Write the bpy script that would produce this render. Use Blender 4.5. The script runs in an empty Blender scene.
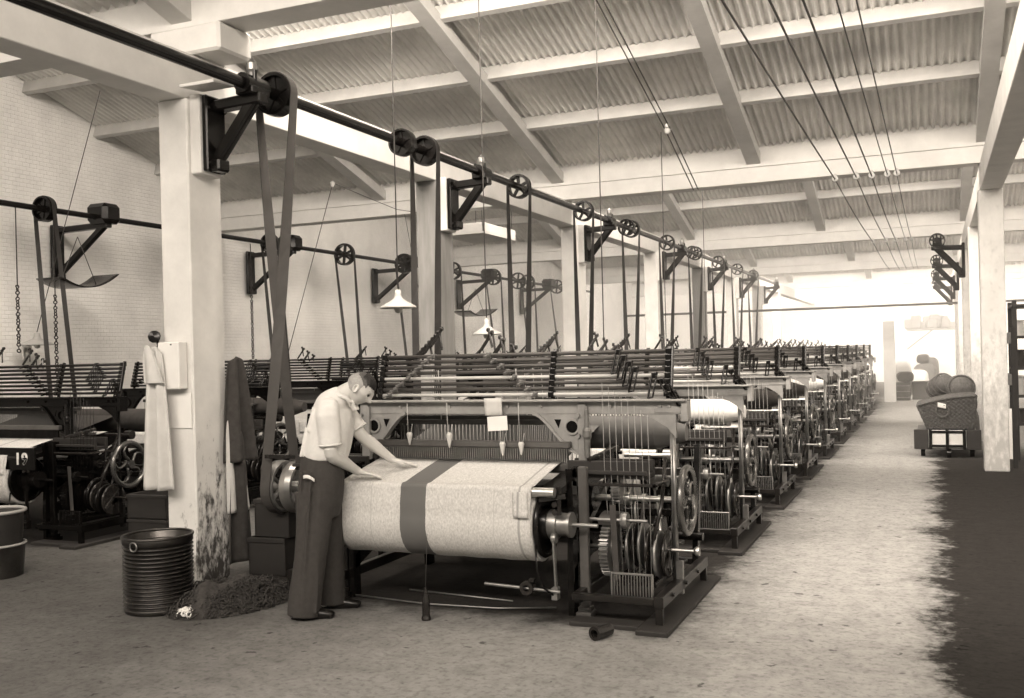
WORLD, SUNE, FARK, EXPO = .35, 2050., 1.8, 0.0
HAZE = .022
import bpy, math, random
from math import pi, sin, cos, radians, sqrt, atan2
from mathutils import Vector, Matrix
random.seed(7)
sc = bpy.context.scene
col = sc.collection
V = Vector

# ------------------------------------------------------------------ materials
def tint(g, k=1.0):
    w = max(0, 1 - g / .12)          # dark things print warmer in the sepia than pale ones
    return (g, g * (1 - (.015 + .11 * w) * k), g * (1 - (.05 + .17 * w) * k), 1)

def mat(name, g, rough=.7, metal=0., var=.25, scale=6., bump=0., k=1.0, g2=None, spec=.5, stretch=(1, 1, 1), det=6.):
    m = bpy.data.materials.new(name); m.use_nodes = True
    nt = m.node_tree; b = nt.nodes['Principled BSDF']
    b.inputs['Roughness'].default_value = rough; b.inputs['Metallic'].default_value = metal
    b.inputs['Specular IOR Level'].default_value = spec
    tc = nt.nodes.new('ShaderNodeTexCoord'); mp = nt.nodes.new('ShaderNodeMapping')
    mp.inputs['Scale'].default_value = stretch
    nt.links.new(tc.outputs['Object'], mp.inputs['Vector'])
    n = nt.nodes.new('ShaderNodeTexNoise'); n.inputs['Scale'].default_value = scale; n.inputs['Detail'].default_value = det
    n.inputs['Roughness'].default_value = .65
    nt.links.new(mp.outputs[0], n.inputs['Vector'])
    r = nt.nodes.new('ShaderNodeValToRGB')
    r.color_ramp.elements[0].position = .3; r.color_ramp.elements[1].position = .7
    lo = g * (1 - var) if g2 is None else g2
    r.color_ramp.elements[0].color = tint(lo, k); r.color_ramp.elements[1].color = tint(min(1, g * (1 + var * .5)) if g2 is None else g, k)
    nt.links.new(n.outputs['Fac'], r.inputs['Fac']); nt.links.new(r.outputs['Color'], b.inputs['Base Color'])
    if bump:
        bp = nt.nodes.new('ShaderNodeBump'); bp.inputs['Strength'].default_value = bump; bp.inputs['Distance'].default_value = .02
        nt.links.new(n.outputs['Fac'], bp.inputs['Height']); nt.links.new(bp.outputs[0], b.inputs['Normal'])
    m['ramp'] = r.name
    return m

M = {}
M['roof_timber'] = mat('roof_timber', .56, .85, var=.15, scale=3, bump=.15)
M['white_timber'] = mat('white_timber', .7, .8, var=.12, scale=3, stretch=(1, 1, 1), bump=.15)
M['white_paint'] = mat('white_paint', .8, .75, var=.08, scale=2)
M['iron_sheet'] = mat('iron_sheet', .86, .65, var=.25, scale=1.3)
M['dark_iron'] = mat('dark_iron', .007, .24, var=.5, scale=9, metal=.0, spec=.35)
M['black_shaded_iron'] = mat('black_shaded_iron', .004, .25, var=.5, scale=9, spec=.2)  # black parts, and the darker iron that shades the left-row looms
M['grey_iron'] = mat('grey_iron', .3, .5, var=.25, scale=7)
M['mid_iron'] = mat('mid_iron', .02, .24, var=.4, scale=8, spec=.5)
M['steel'] = mat('steel', .55, .3, var=.2, scale=8, metal=.9)
M['dull_steel'] = mat('dull_steel', .3, .38, var=.3, scale=8, metal=.75)
M['belt'] = mat('belt', .018, .6, var=.35, scale=5)
M['belt_pale'] = mat('belt_pale', .06, .65, var=.25, scale=5)
M['rail_shaded'] = mat('rail_shaded', .01, .4, var=.3, scale=5, spec=.3)  # shaded copy of the rail materials for the left looms
M['bed_iron'] = mat('bed_iron', .016, .28, var=.5, scale=8, spec=.4)
M['rail_dark'] = mat('rail_dark', .07, .4, var=.3, scale=5, stretch=(.2, 1, 1))
M['rail_light'] = mat('rail_light', .62, .55, var=.2, scale=5, stretch=(.2, 1, 1))
M['wood_dark'] = mat('wood_dark', .024, .65, var=.4, scale=4, stretch=(.3, 1, 1), bump=.1)
M['wood_mid'] = mat('wood_mid', .2, .7, var=.3, scale=5, bump=.1)
M['wire'] = mat('wire', .3, .5, var=.1)
M['cord'] = mat('cord', .07, .7, var=.1)
M['cord_pale'] = mat('cord_pale', .55, .8, var=.1)
M['yarn_white'] = mat('yarn_white', .8, .9, var=.06, scale=20)
M['sley_wood'] = mat('sley_wood', .09, .6, var=.3, scale=5)
M['post_iron'] = mat('post_iron', .085, .5, var=.3, scale=8)
M['jack_iron'] = mat('jack_iron', .13, .45, var=.3, scale=20)
M['wheel_iron'] = mat('wheel_iron', .16, .27, metal=.8, var=.3, scale=7, spec=.6)
M['yarn_grey'] = mat('yarn_grey', .13, .85, var=.15, scale=8, stretch=(.3, 1, 1))
M['paper'] = mat('paper', .82, .8, var=.05)
M['enamel'] = mat('enamel', .48, .35, var=.1)
M['fleece'] = mat('fleece', .05, .95, var=.6, scale=40)
M['skin'] = mat('skin', .58, .5, var=.05, scale=12, k=1.2)
M['shirt'] = mat('shirt', .7, .9, var=.07, scale=25)
M['trouser'] = mat('trouser', .045, .9, var=.2, scale=30)
M['hair'] = mat('hair', .012, .5, var=.4, scale=60)
M['shoe'] = mat('shoe', .008, .3, var=.3)
M['cotton'] = mat('cotton', .6, .9, var=.1, scale=9)
M['cotton_dark'] = mat('cotton_dark', .05, .95, var=.3, scale=18)
M['tin'] = mat('tin', .07, .3, metal=.75, var=.4, scale=6, spec=.6)
M['wicker'] = mat('wicker', .11, .85, var=.45, scale=30, bump=.6)
M['rope'] = mat('rope', .11, .9, var=.4, scale=20)
M['bare_post'] = mat('bare_post', .26, .85, var=.35, scale=6, stretch=(1, 1, .15), bump=.2)
M['glass'] = mat('glass', .8, .1)

def wall_mat():
    m = mat('whitewashed_brick', .82, .85, var=.16, scale=1.1, bump=0)
    nt = m.node_tree; b = nt.nodes['Principled BSDF']
    geo = nt.nodes.new('ShaderNodeNewGeometry'); sp = nt.nodes.new('ShaderNodeSeparateXYZ'); cb = nt.nodes.new('ShaderNodeCombineXYZ')
    add = nt.nodes.new('ShaderNodeMath'); add.operation = 'ADD'
    nt.links.new(geo.outputs['Position'], sp.inputs[0]); nt.links.new(sp.outputs['X'], add.inputs[0]); nt.links.new(sp.outputs['Y'], add.inputs[1])
    nt.links.new(add.outputs[0], cb.inputs[0]); nt.links.new(sp.outputs['Z'], cb.inputs[1])
    br = nt.nodes.new('ShaderNodeTexBrick'); br.inputs['Scale'].default_value = 4.2
    br.inputs['Color1'].default_value = (1, 1, 1, 1); br.inputs['Color2'].default_value = (.85, .85, .85, 1); br.inputs['Mortar'].default_value = (0, 0, 0, 1)
    br.inputs['Mortar Size'].default_value = .02; br.inputs['Mortar Smooth'].default_value = .6
    nt.links.new(cb.outputs[0], br.inputs['Vector'])
    bp = nt.nodes.new('ShaderNodeBump'); bp.inputs['Strength'].default_value = .8; bp.inputs['Distance'].default_value = .012
    nt.links.new(br.outputs['Color'], bp.inputs['Height']); nt.links.new(bp.outputs[0], b.inputs['Normal'])
    return m
M['wall'] = wall_mat()

def column_mat(name='worn_whitewash', dirt=.06, lo=.2, hi=-.14, top=1.5, p0=.66, p1=.82, side=.13):
    # whitewash worn through to dark timber in the lowest metre (real wear of the post)
    m = mat(name, .72, .85, var=.14, scale=3, bump=.2)
    nt = m.node_tree; b = nt.nodes['Principled BSDF']; ramp = nt.nodes[m['ramp']]
    geo = nt.nodes.new('ShaderNodeNewGeometry'); sp = nt.nodes.new('ShaderNodeSeparateXYZ')
    nt.links.new(geo.outputs['Position'], sp.inputs[0])
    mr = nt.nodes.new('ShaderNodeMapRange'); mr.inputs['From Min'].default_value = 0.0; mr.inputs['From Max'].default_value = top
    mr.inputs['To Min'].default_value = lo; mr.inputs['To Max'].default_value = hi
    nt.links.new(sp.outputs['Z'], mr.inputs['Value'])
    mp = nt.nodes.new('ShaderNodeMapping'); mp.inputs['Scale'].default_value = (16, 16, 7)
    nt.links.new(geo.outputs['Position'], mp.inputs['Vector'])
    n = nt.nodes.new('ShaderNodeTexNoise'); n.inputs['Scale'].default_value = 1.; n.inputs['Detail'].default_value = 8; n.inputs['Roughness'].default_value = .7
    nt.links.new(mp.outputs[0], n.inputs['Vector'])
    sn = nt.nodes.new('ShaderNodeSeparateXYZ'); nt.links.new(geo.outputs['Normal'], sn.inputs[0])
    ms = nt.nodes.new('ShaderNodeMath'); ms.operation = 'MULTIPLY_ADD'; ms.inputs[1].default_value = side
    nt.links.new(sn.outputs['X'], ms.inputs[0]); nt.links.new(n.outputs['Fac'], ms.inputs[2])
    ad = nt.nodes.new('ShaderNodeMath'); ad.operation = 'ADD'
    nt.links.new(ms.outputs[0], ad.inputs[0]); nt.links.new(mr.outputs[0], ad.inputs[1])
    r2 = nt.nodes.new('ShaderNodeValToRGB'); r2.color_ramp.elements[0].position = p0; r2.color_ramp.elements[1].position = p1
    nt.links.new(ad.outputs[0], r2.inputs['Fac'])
    mx = nt.nodes.new('ShaderNodeMixRGB'); mx.inputs['Color2'].default_value = tint(dirt)
    nt.links.new(r2.outputs['Color'], mx.inputs['Fac']); nt.links.new(ramp.outputs['Color'], mx.inputs['Color1'])
    nt.links.new(mx.outputs[0], b.inputs['Base Color'])
    return m
M['column'] = column_mat()
M['column_grimy'] = column_mat('grimy_whitewash', .4, .25, -.1, 2.2, .45, .75, 0.)

def floor_mat():
    m = mat('earth_floor', .14, .85, var=.3, scale=.8, bump=0, spec=.12)
    nt = m.node_tree; b = nt.nodes['Principled BSDF']; ramp = nt.nodes[m['ramp']]
    geo = nt.nodes.new('ShaderNodeNewGeometry'); sp = nt.nodes.new('ShaderNodeSeparateXYZ')
    nt.links.new(geo.outputs['Position'], sp.inputs[0])
    def noise(s, d=6, ro=.6):
        n = nt.nodes.new('ShaderNodeTexNoise'); n.inputs['Scale'].default_value = s; n.inputs['Detail'].default_value = d; n.inputs['Roughness'].default_value = ro
        nt.links.new(geo.outputs['Position'], n.inputs['Vector']); return n
    def math_(op, a, bb):
        q = nt.nodes.new('ShaderNodeMath'); q.operation = op
        for i, s in enumerate((a, bb)):
            if isinstance(s, (int, float)): q.inputs[i].default_value = s
            else: nt.links.new(s, q.inputs[i])
        return q.outputs[0]
    def smooth(v, a, c):
        q = nt.nodes.new('ShaderNodeMapRange'); q.interpolation_type = 'SMOOTHSTEP'
        q.inputs['From Min'].default_value = a; q.inputs['From Max'].default_value = c
        nt.links.new(v, q.inputs['Value']); return q.outputs[0]
    def mix(f, c1, c2, blend='MIX'):
        q = nt.nodes.new('ShaderNodeMixRGB'); q.blend_type = blend
        if isinstance(f, (int, float)): q.inputs['Fac'].default_value = f
        else: nt.links.new(f, q.inputs['Fac'])
        for i, s in ((1, c1), (2, c2)):
            if isinstance(s, tuple): q.inputs[i].default_value = s
            else: nt.links.new(s, q.inputs[i])
        return q.outputs[0]
    x, y = sp.outputs['X'], sp.outputs['Y']
    wob = noise(1.6, 8, .7).outputs['Fac']
    wob3 = noise(11, 6, .7).outputs['Fac']
    wx = math_('ADD', math_('ADD', x, math_('MULTIPLY', math_('SUBTRACT', wob, .5), .9)), math_('MULTIPLY', math_('SUBTRACT', wob3, .5), .5))
    # paler lane along the aisle
    lane = math_('MULTIPLY', smooth(wx, -2.0, -.9), math_('SUBTRACT', 1.0, smooth(wx, -.3, .25)))
    c = mix(math_('MULTIPLY', lane, .9), ramp.outputs['Color'], tint(.43))
    mid = math_('MULTIPLY', smooth(wx, -4.8, -2.2), .85)
    c = mix(math_('MULTIPLY', mid, math_('SUBTRACT', 1.0, lane)), c, tint(.31))
    # darker strip along the posts on the right
    dark_strip = math_('MULTIPLY', smooth(wx, -.12, .08), math_('SUBTRACT', 1.0, smooth(y, 15.5, 19)))
    c = mix(math_('MULTIPLY', dark_strip, .97), c, tint(.025))
    # darker floor colour under the machines
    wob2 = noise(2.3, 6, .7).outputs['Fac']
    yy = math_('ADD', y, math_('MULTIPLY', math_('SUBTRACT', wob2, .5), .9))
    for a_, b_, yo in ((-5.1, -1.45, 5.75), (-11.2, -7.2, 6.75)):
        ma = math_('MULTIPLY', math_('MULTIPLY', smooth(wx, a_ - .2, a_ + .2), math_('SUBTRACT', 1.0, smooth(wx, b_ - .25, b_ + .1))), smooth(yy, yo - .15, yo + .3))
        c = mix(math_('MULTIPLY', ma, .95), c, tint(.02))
    # speckle and grit
    sp1 = nt.nodes.new('ShaderNodeValToRGB'); sp1.color_ramp.elements[0].position = .34; sp1.color_ramp.elements[1].position = .5
    sp1.color_ramp.elements[0].color = (.5, .5, .5, 1); sp1.color_ramp.elements[1].color = (1, 1, 1, 1)
    nt.links.new(noise(26, 5, .6).outputs['Fac'], sp1.inputs['Fac'])
    c = mix(.6, c, sp1.outputs['Color'], 'MULTIPLY')
    sp2 = nt.nodes.new('ShaderNodeValToRGB'); sp2.color_ramp.elements[0].position = .3; sp2.color_ramp.elements[1].position = .62
    sp2.color_ramp.elements[0].color = (.55, .55, .55, 1); sp2.color_ramp.elements[1].color = (1.1, 1.1, 1.1, 1)
    nt.links.new(noise(7, 10, .75).outputs['Fac'], sp2.inputs['Fac'])
    c = mix(.65, c, sp2.outputs['Color'], 'MULTIPLY')
    vo = nt.nodes.new('ShaderNodeTexVoronoi'); vo.inputs['Scale'].default_value = 4.5
    wv = nt.nodes.new('ShaderNodeVectorMath'); wv.operation = 'MULTIPLY_ADD'; wv.inputs[1].default_value = (.25, .25, .25)
    nt.links.new(noise(6, 4).outputs['Color'], wv.inputs[0]); nt.links.new(geo.outputs['Position'], wv.inputs[2]); nt.links.new(wv.outputs[0], vo.inputs['Vector'])
    sp3 = nt.nodes.new('ShaderNodeValToRGB'); sp3.color_ramp.elements[0].position = .07; sp3.color_ramp.elements[1].position = .12
    sp3.color_ramp.elements[0].color = (.25, .25, .25, 1); sp3.color_ramp.elements[1].color = (1, 1, 1, 1)
    nt.links.new(vo.outputs['Distance'], sp3.inputs['Fac'])
    c = mix(.8, c, sp3.outputs['Color'], 'MULTIPLY')
    nt.links.new(c, b.inputs['Base Color'])
    bp = nt.nodes.new('ShaderNodeBump'); bp.inputs['Strength'].default_value = .5; bp.inputs['Distance'].default_value = .015
    nt.links.new(noise(9, 9, .7).outputs['Fac'], bp.inputs['Height']); nt.links.new(bp.outputs[0], b.inputs['Normal'])
    return m
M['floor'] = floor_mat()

def cloth_mat(name, base, stripes):
    # stripes: list of (x0, x1, grey) across the width, woven in (object space X)
    m = mat(name, base, .9, var=.3, scale=90, stretch=(1, .6, .6))
    nt = m.node_tree; b = nt.nodes['Principled BSDF']; ramp = nt.nodes[m['ramp']]
    tc = nt.nodes.new('ShaderNodeTexCoord'); sp = nt.nodes.new('ShaderNodeSeparateXYZ')
    nt.links.new(tc.outputs['Object'], sp.inputs[0])
    c = ramp.outputs['Color']
    for x0, x1, g in stripes:
        a = nt.nodes.new('ShaderNodeMath'); a.operation = 'SUBTRACT'; a.inputs[1].default_value = (x0 + x1) / 2
        nt.links.new(sp.outputs['X'], a.inputs[0])
        q = nt.nodes.new('ShaderNodeMath'); q.operation = 'ABSOLUTE'; nt.links.new(a.outputs[0], q.inputs[0])
        l = nt.nodes.new('ShaderNodeMath'); l.operation = 'LESS_THAN'; l.inputs[1].default_value = (x1 - x0) / 2
        nt.links.new(q.outputs[0], l.inputs[0])
        mx = nt.nodes.new('ShaderNodeMixRGB'); mx.inputs['Color2'].default_value = tint(g)
        nt.links.new(l.outputs[0], mx.inputs['Fac']); nt.links.new(c, mx.inputs['Color1']); c = mx.outputs[0]
    wv = nt.nodes.new('ShaderNodeTexWave'); wv.bands_direction = 'X'; wv.inputs['Scale'].default_value = 60; wv.inputs['Distortion'].default_value = 2
    nt.links.new(tc.outputs['Object'], wv.inputs['Vector'])
    bp = nt.nodes.new('ShaderNodeBump'); bp.inputs['Strength'].default_value = .25; bp.inputs['Distance'].default_value = .003
    nt.links.new(wv.outputs['Fac'], bp.inputs['Height']); nt.links.new(bp.outputs[0], b.inputs['Normal'])
    nt.links.new(c, b.inputs['Base Color'])
    return m

# ------------------------------------------------------------------ mesh builder
class MB:
    def __init__(s): s.v = []; s.f = []; s.sm = []
    def add(s, vs, fs, smooth=False):
        o = len(s.v); s.v += [tuple(p) for p in vs]
        for k, f in enumerate(fs):
            s.f.append(tuple(i + o for i in f)); s.sm.append(smooth if isinstance(smooth, bool) else smooth[k])
        return s
    def box(s, x0, x1, y0, y1, z0, z1, ch=.004):
        c = V(((x0 + x1) / 2, (y0 + y1) / 2, (z0 + z1) / 2))
        return s.obox(c, V((1, 0, 0)), V((0, 1, 0)), V((0, 0, 1)), abs(x1 - x0) / 2, abs(y1 - y0) / 2, abs(z1 - z0) / 2, ch)
    def obox(s, c, ax, ay, az, hx, hy, hz, ch=.004):
        ch = min(ch, hx * .45, hy * .45, hz * .45)
        vs = []; idx = {}
        for sx in (-1, 1):
            for sy in (-1, 1):
                for sz in (-1, 1):
                    for k in range(3):
                        h = [hx - ch, hy - ch, hz - ch]; h[k] += ch
                        idx[(sx, sy, sz, k)] = len(vs)
                        vs.append(c + ax * (sx * h[0]) + ay * (sy * h[1]) + az * (sz * h[2]))
        fs = []
        for k in range(3):
            a, b = [(1, 2), (2, 0), (0, 1)][k]
            for sg in (-1, 1):
                q = []
                for (p, r) in ((-1, -1), (1, -1), (1, 1), (-1, 1)):
                    t = [0, 0, 0]; t[k] = sg; t[a] = p; t[b] = r
                    q.append(idx[(t[0], t[1], t[2], k)])
                fs.append(tuple(q) if sg > 0 else tuple(reversed(q)))
        for k in range(3):           # edges along axis k
            a, b = [(1, 2), (2, 0), (0, 1)][k]
            for p in (-1, 1):
                for r in (-1, 1):
                    def g(sk, w):
                        t = [0, 0, 0]; t[k] = sk; t[a] = p; t[b] = r
                        return idx[(t[0], t[1], t[2], w)]
                    q = (g(-1, a), g(1, a), g(1, b), g(-1, b))
                    fs.append(q if p * r > 0 else tuple(reversed(q)))
        for sx in (-1, 1):
            for sy in (-1, 1):
                for sz in (-1, 1):
                    q = tuple(idx[(sx, sy, sz, k)] for k in range(3))
                    fs.append(q if sx * sy * sz > 0 else tuple(reversed(q)))
        return s.add(vs, fs)
    def bar(s, p, q, w, h, up=(0, 0, 1), ch=.003):
        p, q = V(p), V(q); d = q - p; L = d.length; d = d / L
        u = V(up)
        if abs(d.dot(u)) > .95: u = V((0, 1, 0))
        a = d.cross(u).normalized(); b = a.cross(d).normalized()
        return s.obox((p + q) / 2, d, a, b, L / 2, w / 2, h / 2, ch)
    def tube(s, path, r, n=8, closed=False, caps=True):
        P = [V(p) for p in path]; m = len(P)
        R = r if isinstance(r, (list, tuple)) else [r] * m
        T = []
        for i in range(m):
            a = P[(i - 1) % m] if (closed or i > 0) else P[i]; b = P[(i + 1) % m] if (closed or i < m - 1) else P[i]
            T.append((b - a).normalized())
        u = T[0].orthogonal().normalized(); vs = []
        for i in range(m):
            u = (u - T[i] * u.dot(T[i])).normalized(); w = T[i].cross(u)
            for k in range(n):
                t = 2 * pi * k / n; vs.append(P[i] + (u * cos(t) + w * sin(t)) * R[i])
        fs = []; sm = []
        for i in range(m if closed else m - 1):
            j = (i + 1) % m
            for k in range(n):
                fs.append((i * n + k, i * n + (k + 1) % n, j * n + (k + 1) % n, j * n + k)); sm.append(True)
        if caps and not closed:
            fs.append(tuple(reversed(range(n)))); sm.append(False); fs.append(tuple(range((m - 1) * n, m * n))); sm.append(False)
        return s.add(vs, fs, sm)
    def lathe(s, p, axis, prof, n=24, sharp=True):
        # prof: (t along axis, radius)
        p = V(p); ax = V(axis).normalized(); u = ax.orthogonal().normalized(); w = ax.cross(u)
        vs = []; fs = []; sm = []
        if sharp:
            for (t0, r0), (t1, r1) in zip(prof[:-1], prof[1:]):
                o = len(vs)
                for t, r in ((t0, r0), (t1, r1)):
                    for k in range(n):
                        a = 2 * pi * k / n; vs.append(p + ax * t + (u * cos(a) + w * sin(a)) * max(r, 1e-5))
                for k in range(n):
                    fs.append((o + k, o + (k + 1) % n, o + n + (k + 1) % n, o + n + k)); sm.append(abs(t1 - t0) > 1e-6)
        else:
            for t, r in prof:
                for k in range(n):
                    a = 2 * pi * k / n; vs.append(p + ax * t + (u * cos(a) + w * sin(a)) * max(r, 1e-5))
            for i in range(len(prof) - 1):
                for k in range(n):
                    fs.append((i * n + k, i * n + (k + 1) % n, (i + 1) * n + (k + 1) % n, (i + 1) * n + k)); sm.append(True)
        return s.add(vs, fs, sm)
    def cyl(s, p, q, r, n=16):
        p, q = V(p), V(q); L = (q - p).length
        return s.lathe(p, q - p, [(0, 0), (0, r), (L, r), (L, 0)], n)
    def torus(s, c, axis, R, r, n=32, m=8):
        ax = V(axis).normalized(); u = ax.orthogonal().normalized(); w = ax.cross(u); c = V(c)
        return s.tube([c + (u * cos(2 * pi * k / n) + w * sin(2 * pi * k / n)) * R for k in range(n)], r, m, closed=True)
    def prism(s, pts, plane, d0, d1):
        # pts 2D; plane 'xz' (depth y), 'yz' (depth x), 'xy' (depth z)
        f = {'xz': lambda a, b, d: (a, d, b), 'yz': lambda a, b, d: (d, a, b), 'xy': lambda a, b, d: (a, b, d)}[plane]
        n = len(pts)
        vs = [f(a, b, d0) for a, b in pts] + [f(a, b, d1) for a, b in pts]
        fs = [tuple(range(n)), tuple(reversed(range(n, 2 * n)))]
        fs += [(k, k + n, (k + 1) % n + n, (k + 1) % n) for k in range(n)]
        return s.add(vs, fs)
    def strip(s, A, B, plane, d0, d1):
        # solid between two polylines A and B with equal counts
        f = {'xz': lambda a, b, d: (a, d, b), 'yz': lambda a, b, d: (d, a, b), 'xy': lambda a, b, d: (a, b, d)}[plane]
        n = len(A); vs = []
        for d in (d0, d1):
            vs += [f(a, b, d) for a, b in A] + [f(a, b, d) for a, b in B]
        fs = []
        for k in range(n - 1):
            fs += [(k, k + 1, n + k + 1, n + k), (2 * n + k, 3 * n + k, 3 * n + k + 1, 2 * n + k + 1),
                   (k, 2 * n + k, 2 * n + k + 1, k + 1), (n + k, n + k + 1, 3 * n + k + 1, 3 * n + k)]
        fs += [(0, n, 3 * n, 2 * n), (n - 1, 3 * n - 1, 4 * n - 1, 2 * n - 1)]
        return s.add(vs, fs)
    def gear(s, c, axis, r0, r1, w, teeth):
        ax = V(axis).normalized(); u = ax.orthogonal().normalized(); q = ax.cross(u); c = V(c)
        ring = []
        for k in range(teeth):
            for fr, r in ((.0, r0), (.2, r1), (.5, r1), (.7, r0)):
                a = 2 * pi * (k + fr) / teeth; ring.append((u * cos(a) + q * sin(a)) * r)
        n = len(ring)
        vs = [c - ax * w / 2 + p for p in ring] + [c + ax * w / 2 + p for p in ring]
        fs = [(k, (k + 1) % n, n + (k + 1) % n, n + k) for k in range(n)]
        fs += [tuple(reversed(range(n))), tuple(range(n, 2 * n))]
        return s.add(vs, fs)
    def grid(s, fn, nu, nv, smooth=True):
        vs = [fn(i / nu, j / nv) for j in range(nv + 1) for i in range(nu + 1)]
        fs = [(j * (nu + 1) + i, j * (nu + 1) + i + 1, (j + 1) * (nu + 1) + i + 1, (j + 1) * (nu + 1) + i) for j in range(nv) for i in range(nu)]
        return s.add(vs, fs, smooth)
    def build(s, name, m, parent=None, origin=None, solid=0.):
        o0 = V(origin) if origin is not None else V((0, 0, 0))
        if parent is not None and origin is None and 'org' in parent: o0 = V(parent['org'])
        me = bpy.data.meshes.new(name)
        me.from_pydata([(p[0] - o0[0], p[1] - o0[1], p[2] - o0[2]) for p in s.v], [], s.f)
        me.polygons.foreach_set('use_smooth', s.sm)
        me.materials.append(m); me.update()
        o = bpy.data.objects.new(name, me); col.objects.link(o)
        if parent is not None:
            o.parent = parent
            if 'org' in parent: o['org'] = parent['org']
        elif origin is not None: o.location = o0
        if solid:
            md = o.modifiers.new('thickness', 'SOLIDIFY'); md.thickness = solid; md.offset = 0
        return o

def empty(name, loc, label, cat, group=None):
    o = bpy.data.objects.new(name, None); col.objects.link(o); o.location = loc
    o.empty_display_size = .1
    o['label'] = label; o['category'] = cat
    if group: o['group'] = group
    o['org'] = loc          # parts are modelled in hall coordinates and moved to this origin
    return o
def tag(o, label, cat, group=None, kind=None):
    o['label'] = label; o['category'] = cat
    if group: o['group'] = group
    if kind: o['kind'] = kind
    return o
def struct(name, mb, m, label=None, solid=0.):
    o = mb.build(name, m, solid=solid); o['kind'] = 'structure'
    return o
def copy_tree(o, parent=None):
    c = o.copy(); col.objects.link(c)
    if parent is not None: c.parent = parent
    for ch in list(o.children): copy_tree(ch, c)
    return c
def arc(c, r, a0, a1, n):
    return [(c[0] + r * cos(radians(a0 + (a1 - a0) * k / n)), c[1] + r * sin(radians(a0 + (a1 - a0) * k / n))) for k in range(n + 1)]
def ordinal(k): return ['first', 'second', 'third', 'fourth', 'fifth', 'sixth', 'seventh', 'eighth', 'ninth', 'tenth', 'eleventh', 'twelfth'][k]

# ------------------------------------------------------------------ camera (eye height 1.7 m)
F, PSI, RHO, EYE = 989., radians(23.15), .025, 1.7
r0 = V((cos(PSI), sin(PSI), 0)); u0 = V((0, 0, 1)); fw = V((-sin(PSI), cos(PSI), 0))
rt = r0 * cos(RHO) - u0 * sin(RHO); up = r0 * sin(RHO) + u0 * cos(RHO)
cd = bpy.data.cameras.new('camera'); cam = bpy.data.objects.new('camera', cd); col.objects.link(cam)
cam.matrix_world = Matrix(((rt.x, up.x, -fw.x, 0), (rt.y, up.y, -fw.y, 0), (rt.z, up.z, -fw.z, EYE), (0, 0, 0, 1)))
cd.sensor_fit = 'HORIZONTAL'; cd.sensor_width = 36; cd.lens = 36 * F / 1024; cd.shift_y = 5.6 / 1024; cd.clip_end = 300
sc.camera = cam
# ------------------------------------------------------------------ the shed
XW, XE = -12.0, 4.6
VAL = [-2.3, 6.1, 14.45, 23.6, 32.6, 41.5, 50.5]
YEND = 33.6; YFAR = 49.0
SL = .295
def zroof(y, v): return 4.36 + SL * (v - y)         # underside of rafters in the bay that ends at valley v
mb = MB()
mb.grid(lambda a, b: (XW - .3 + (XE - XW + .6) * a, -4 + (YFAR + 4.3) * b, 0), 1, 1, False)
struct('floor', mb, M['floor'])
# walls
mb = MB(); mb.box(XW - .3, XW, -4, YFAR, 0, 8, .001); struct('wall_left', mb, M['wall'])
mb = MB(); mb.box(XE, XE + .3, -4, YFAR, 0, 8, .001); struct('wall_right', mb, M['wall'])
mb = MB(); mb.box(XW, XE, YFAR, YFAR + .3, 0, 8, .001); struct('wall_far', mb, M['white_paint'])
mb = MB(); mb.box(-1.42, -1.1, 31.6, 31.9, 0, 2.42, .004); struct('trim_1', mb, M['white_timber'])
# sawtooth bays
P = .1
for bi in range(1, len(VAL)):
    v0, v1 = VAL[bi - 1], VAL[bi]
    nx = int((XE - XW + .6) / P) * 6
    mb = MB()
    def sheet(a, b, v0=v0, v1=v1, nx=nx):
        x = XW - .3 + a * nx / 6 * P; y = v0 + .28 + (v1 + .1 - v0 - .28) * b
        h = .03 * cos(2 * pi * a * nx / 6)
        return (x, y + h * .28, zroof(y, v1) + .285 + h)
    mb.grid(sheet, nx, 2)
    struct('ceiling', mb, M['iron_sheet'])
    # purlins
    k = 0
    for d in (1.43, 2.73, 4.03, 5.33, 6.63, 7.9):
        y = v1 - d
        if y < v0 + .25: continue
        mb = MB(); z = zroof(y, v1)
        mb.obox(V(((XW + XE) / 2, y, z + .18)), V((1, 0, 0)), V((0, 1, -SL)).normalized(), V((0, SL, 1)).normalized(), (XE - XW) / 2, .045, .095)
        struct('purlin', mb, M['roof_timber'])
    # rafters
    for x in (-8.5, -5.33, -2.33, .66, 3.6):
        mb = MB(); ya, yb = v0 + .35, v1 + .02
        mb.bar((x, ya, zroof(ya, v1) + .06), (x, yb, zroof(yb, v1) + .06), .2, .15)
        struct('rafter', mb, M['roof_timber'])
    # valley beam : two boards, one over the other, with a gutter sole under it
    mb = MB(); zb = 4.33 if bi == 1 else 4.08
    if bi > 1: mb.box(XW, XE, v1, v1 + .3, 4.08, 4.3, .004)
    mb.box(XW, XE, v1 - .01, v1 + .3, 4.305, 4.56, .004); mb.box(XW, XE, v1 + .06, v1 + .3, 4.56, 4.9, .004)
    struct('beam', mb, M['white_timber'])
    # saw-tooth glazing above the valley behind this bay
    zt = zroof(v0 + .3, v1) + .25
    mb = MB()
    xs = [XW + (XE - XW) * q / 11 for q in range(12)]
    mb.box(XW, XE, v0 + .16, v0 + .26, 4.56, 4.66); mb.box(XW, XE, v0 + .16, v0 + .26, zt - .1, zt)
    for x in xs: mb.box(x - .03, x + .03, v0 + .17, v0 + .25, 4.66, zt - .1)
    wf = struct('window_%d' % bi, mb, M['white_timber'])
    for x0, x1 in zip(xs[:-1], xs[1:]):
        mb = MB(); mb.box(x0 + .03, x1 - .03, v0 + .205, v0 + .213, 4.66, zt - .1, .0005); mb.build('pane', M['glass'], wf)
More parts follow.
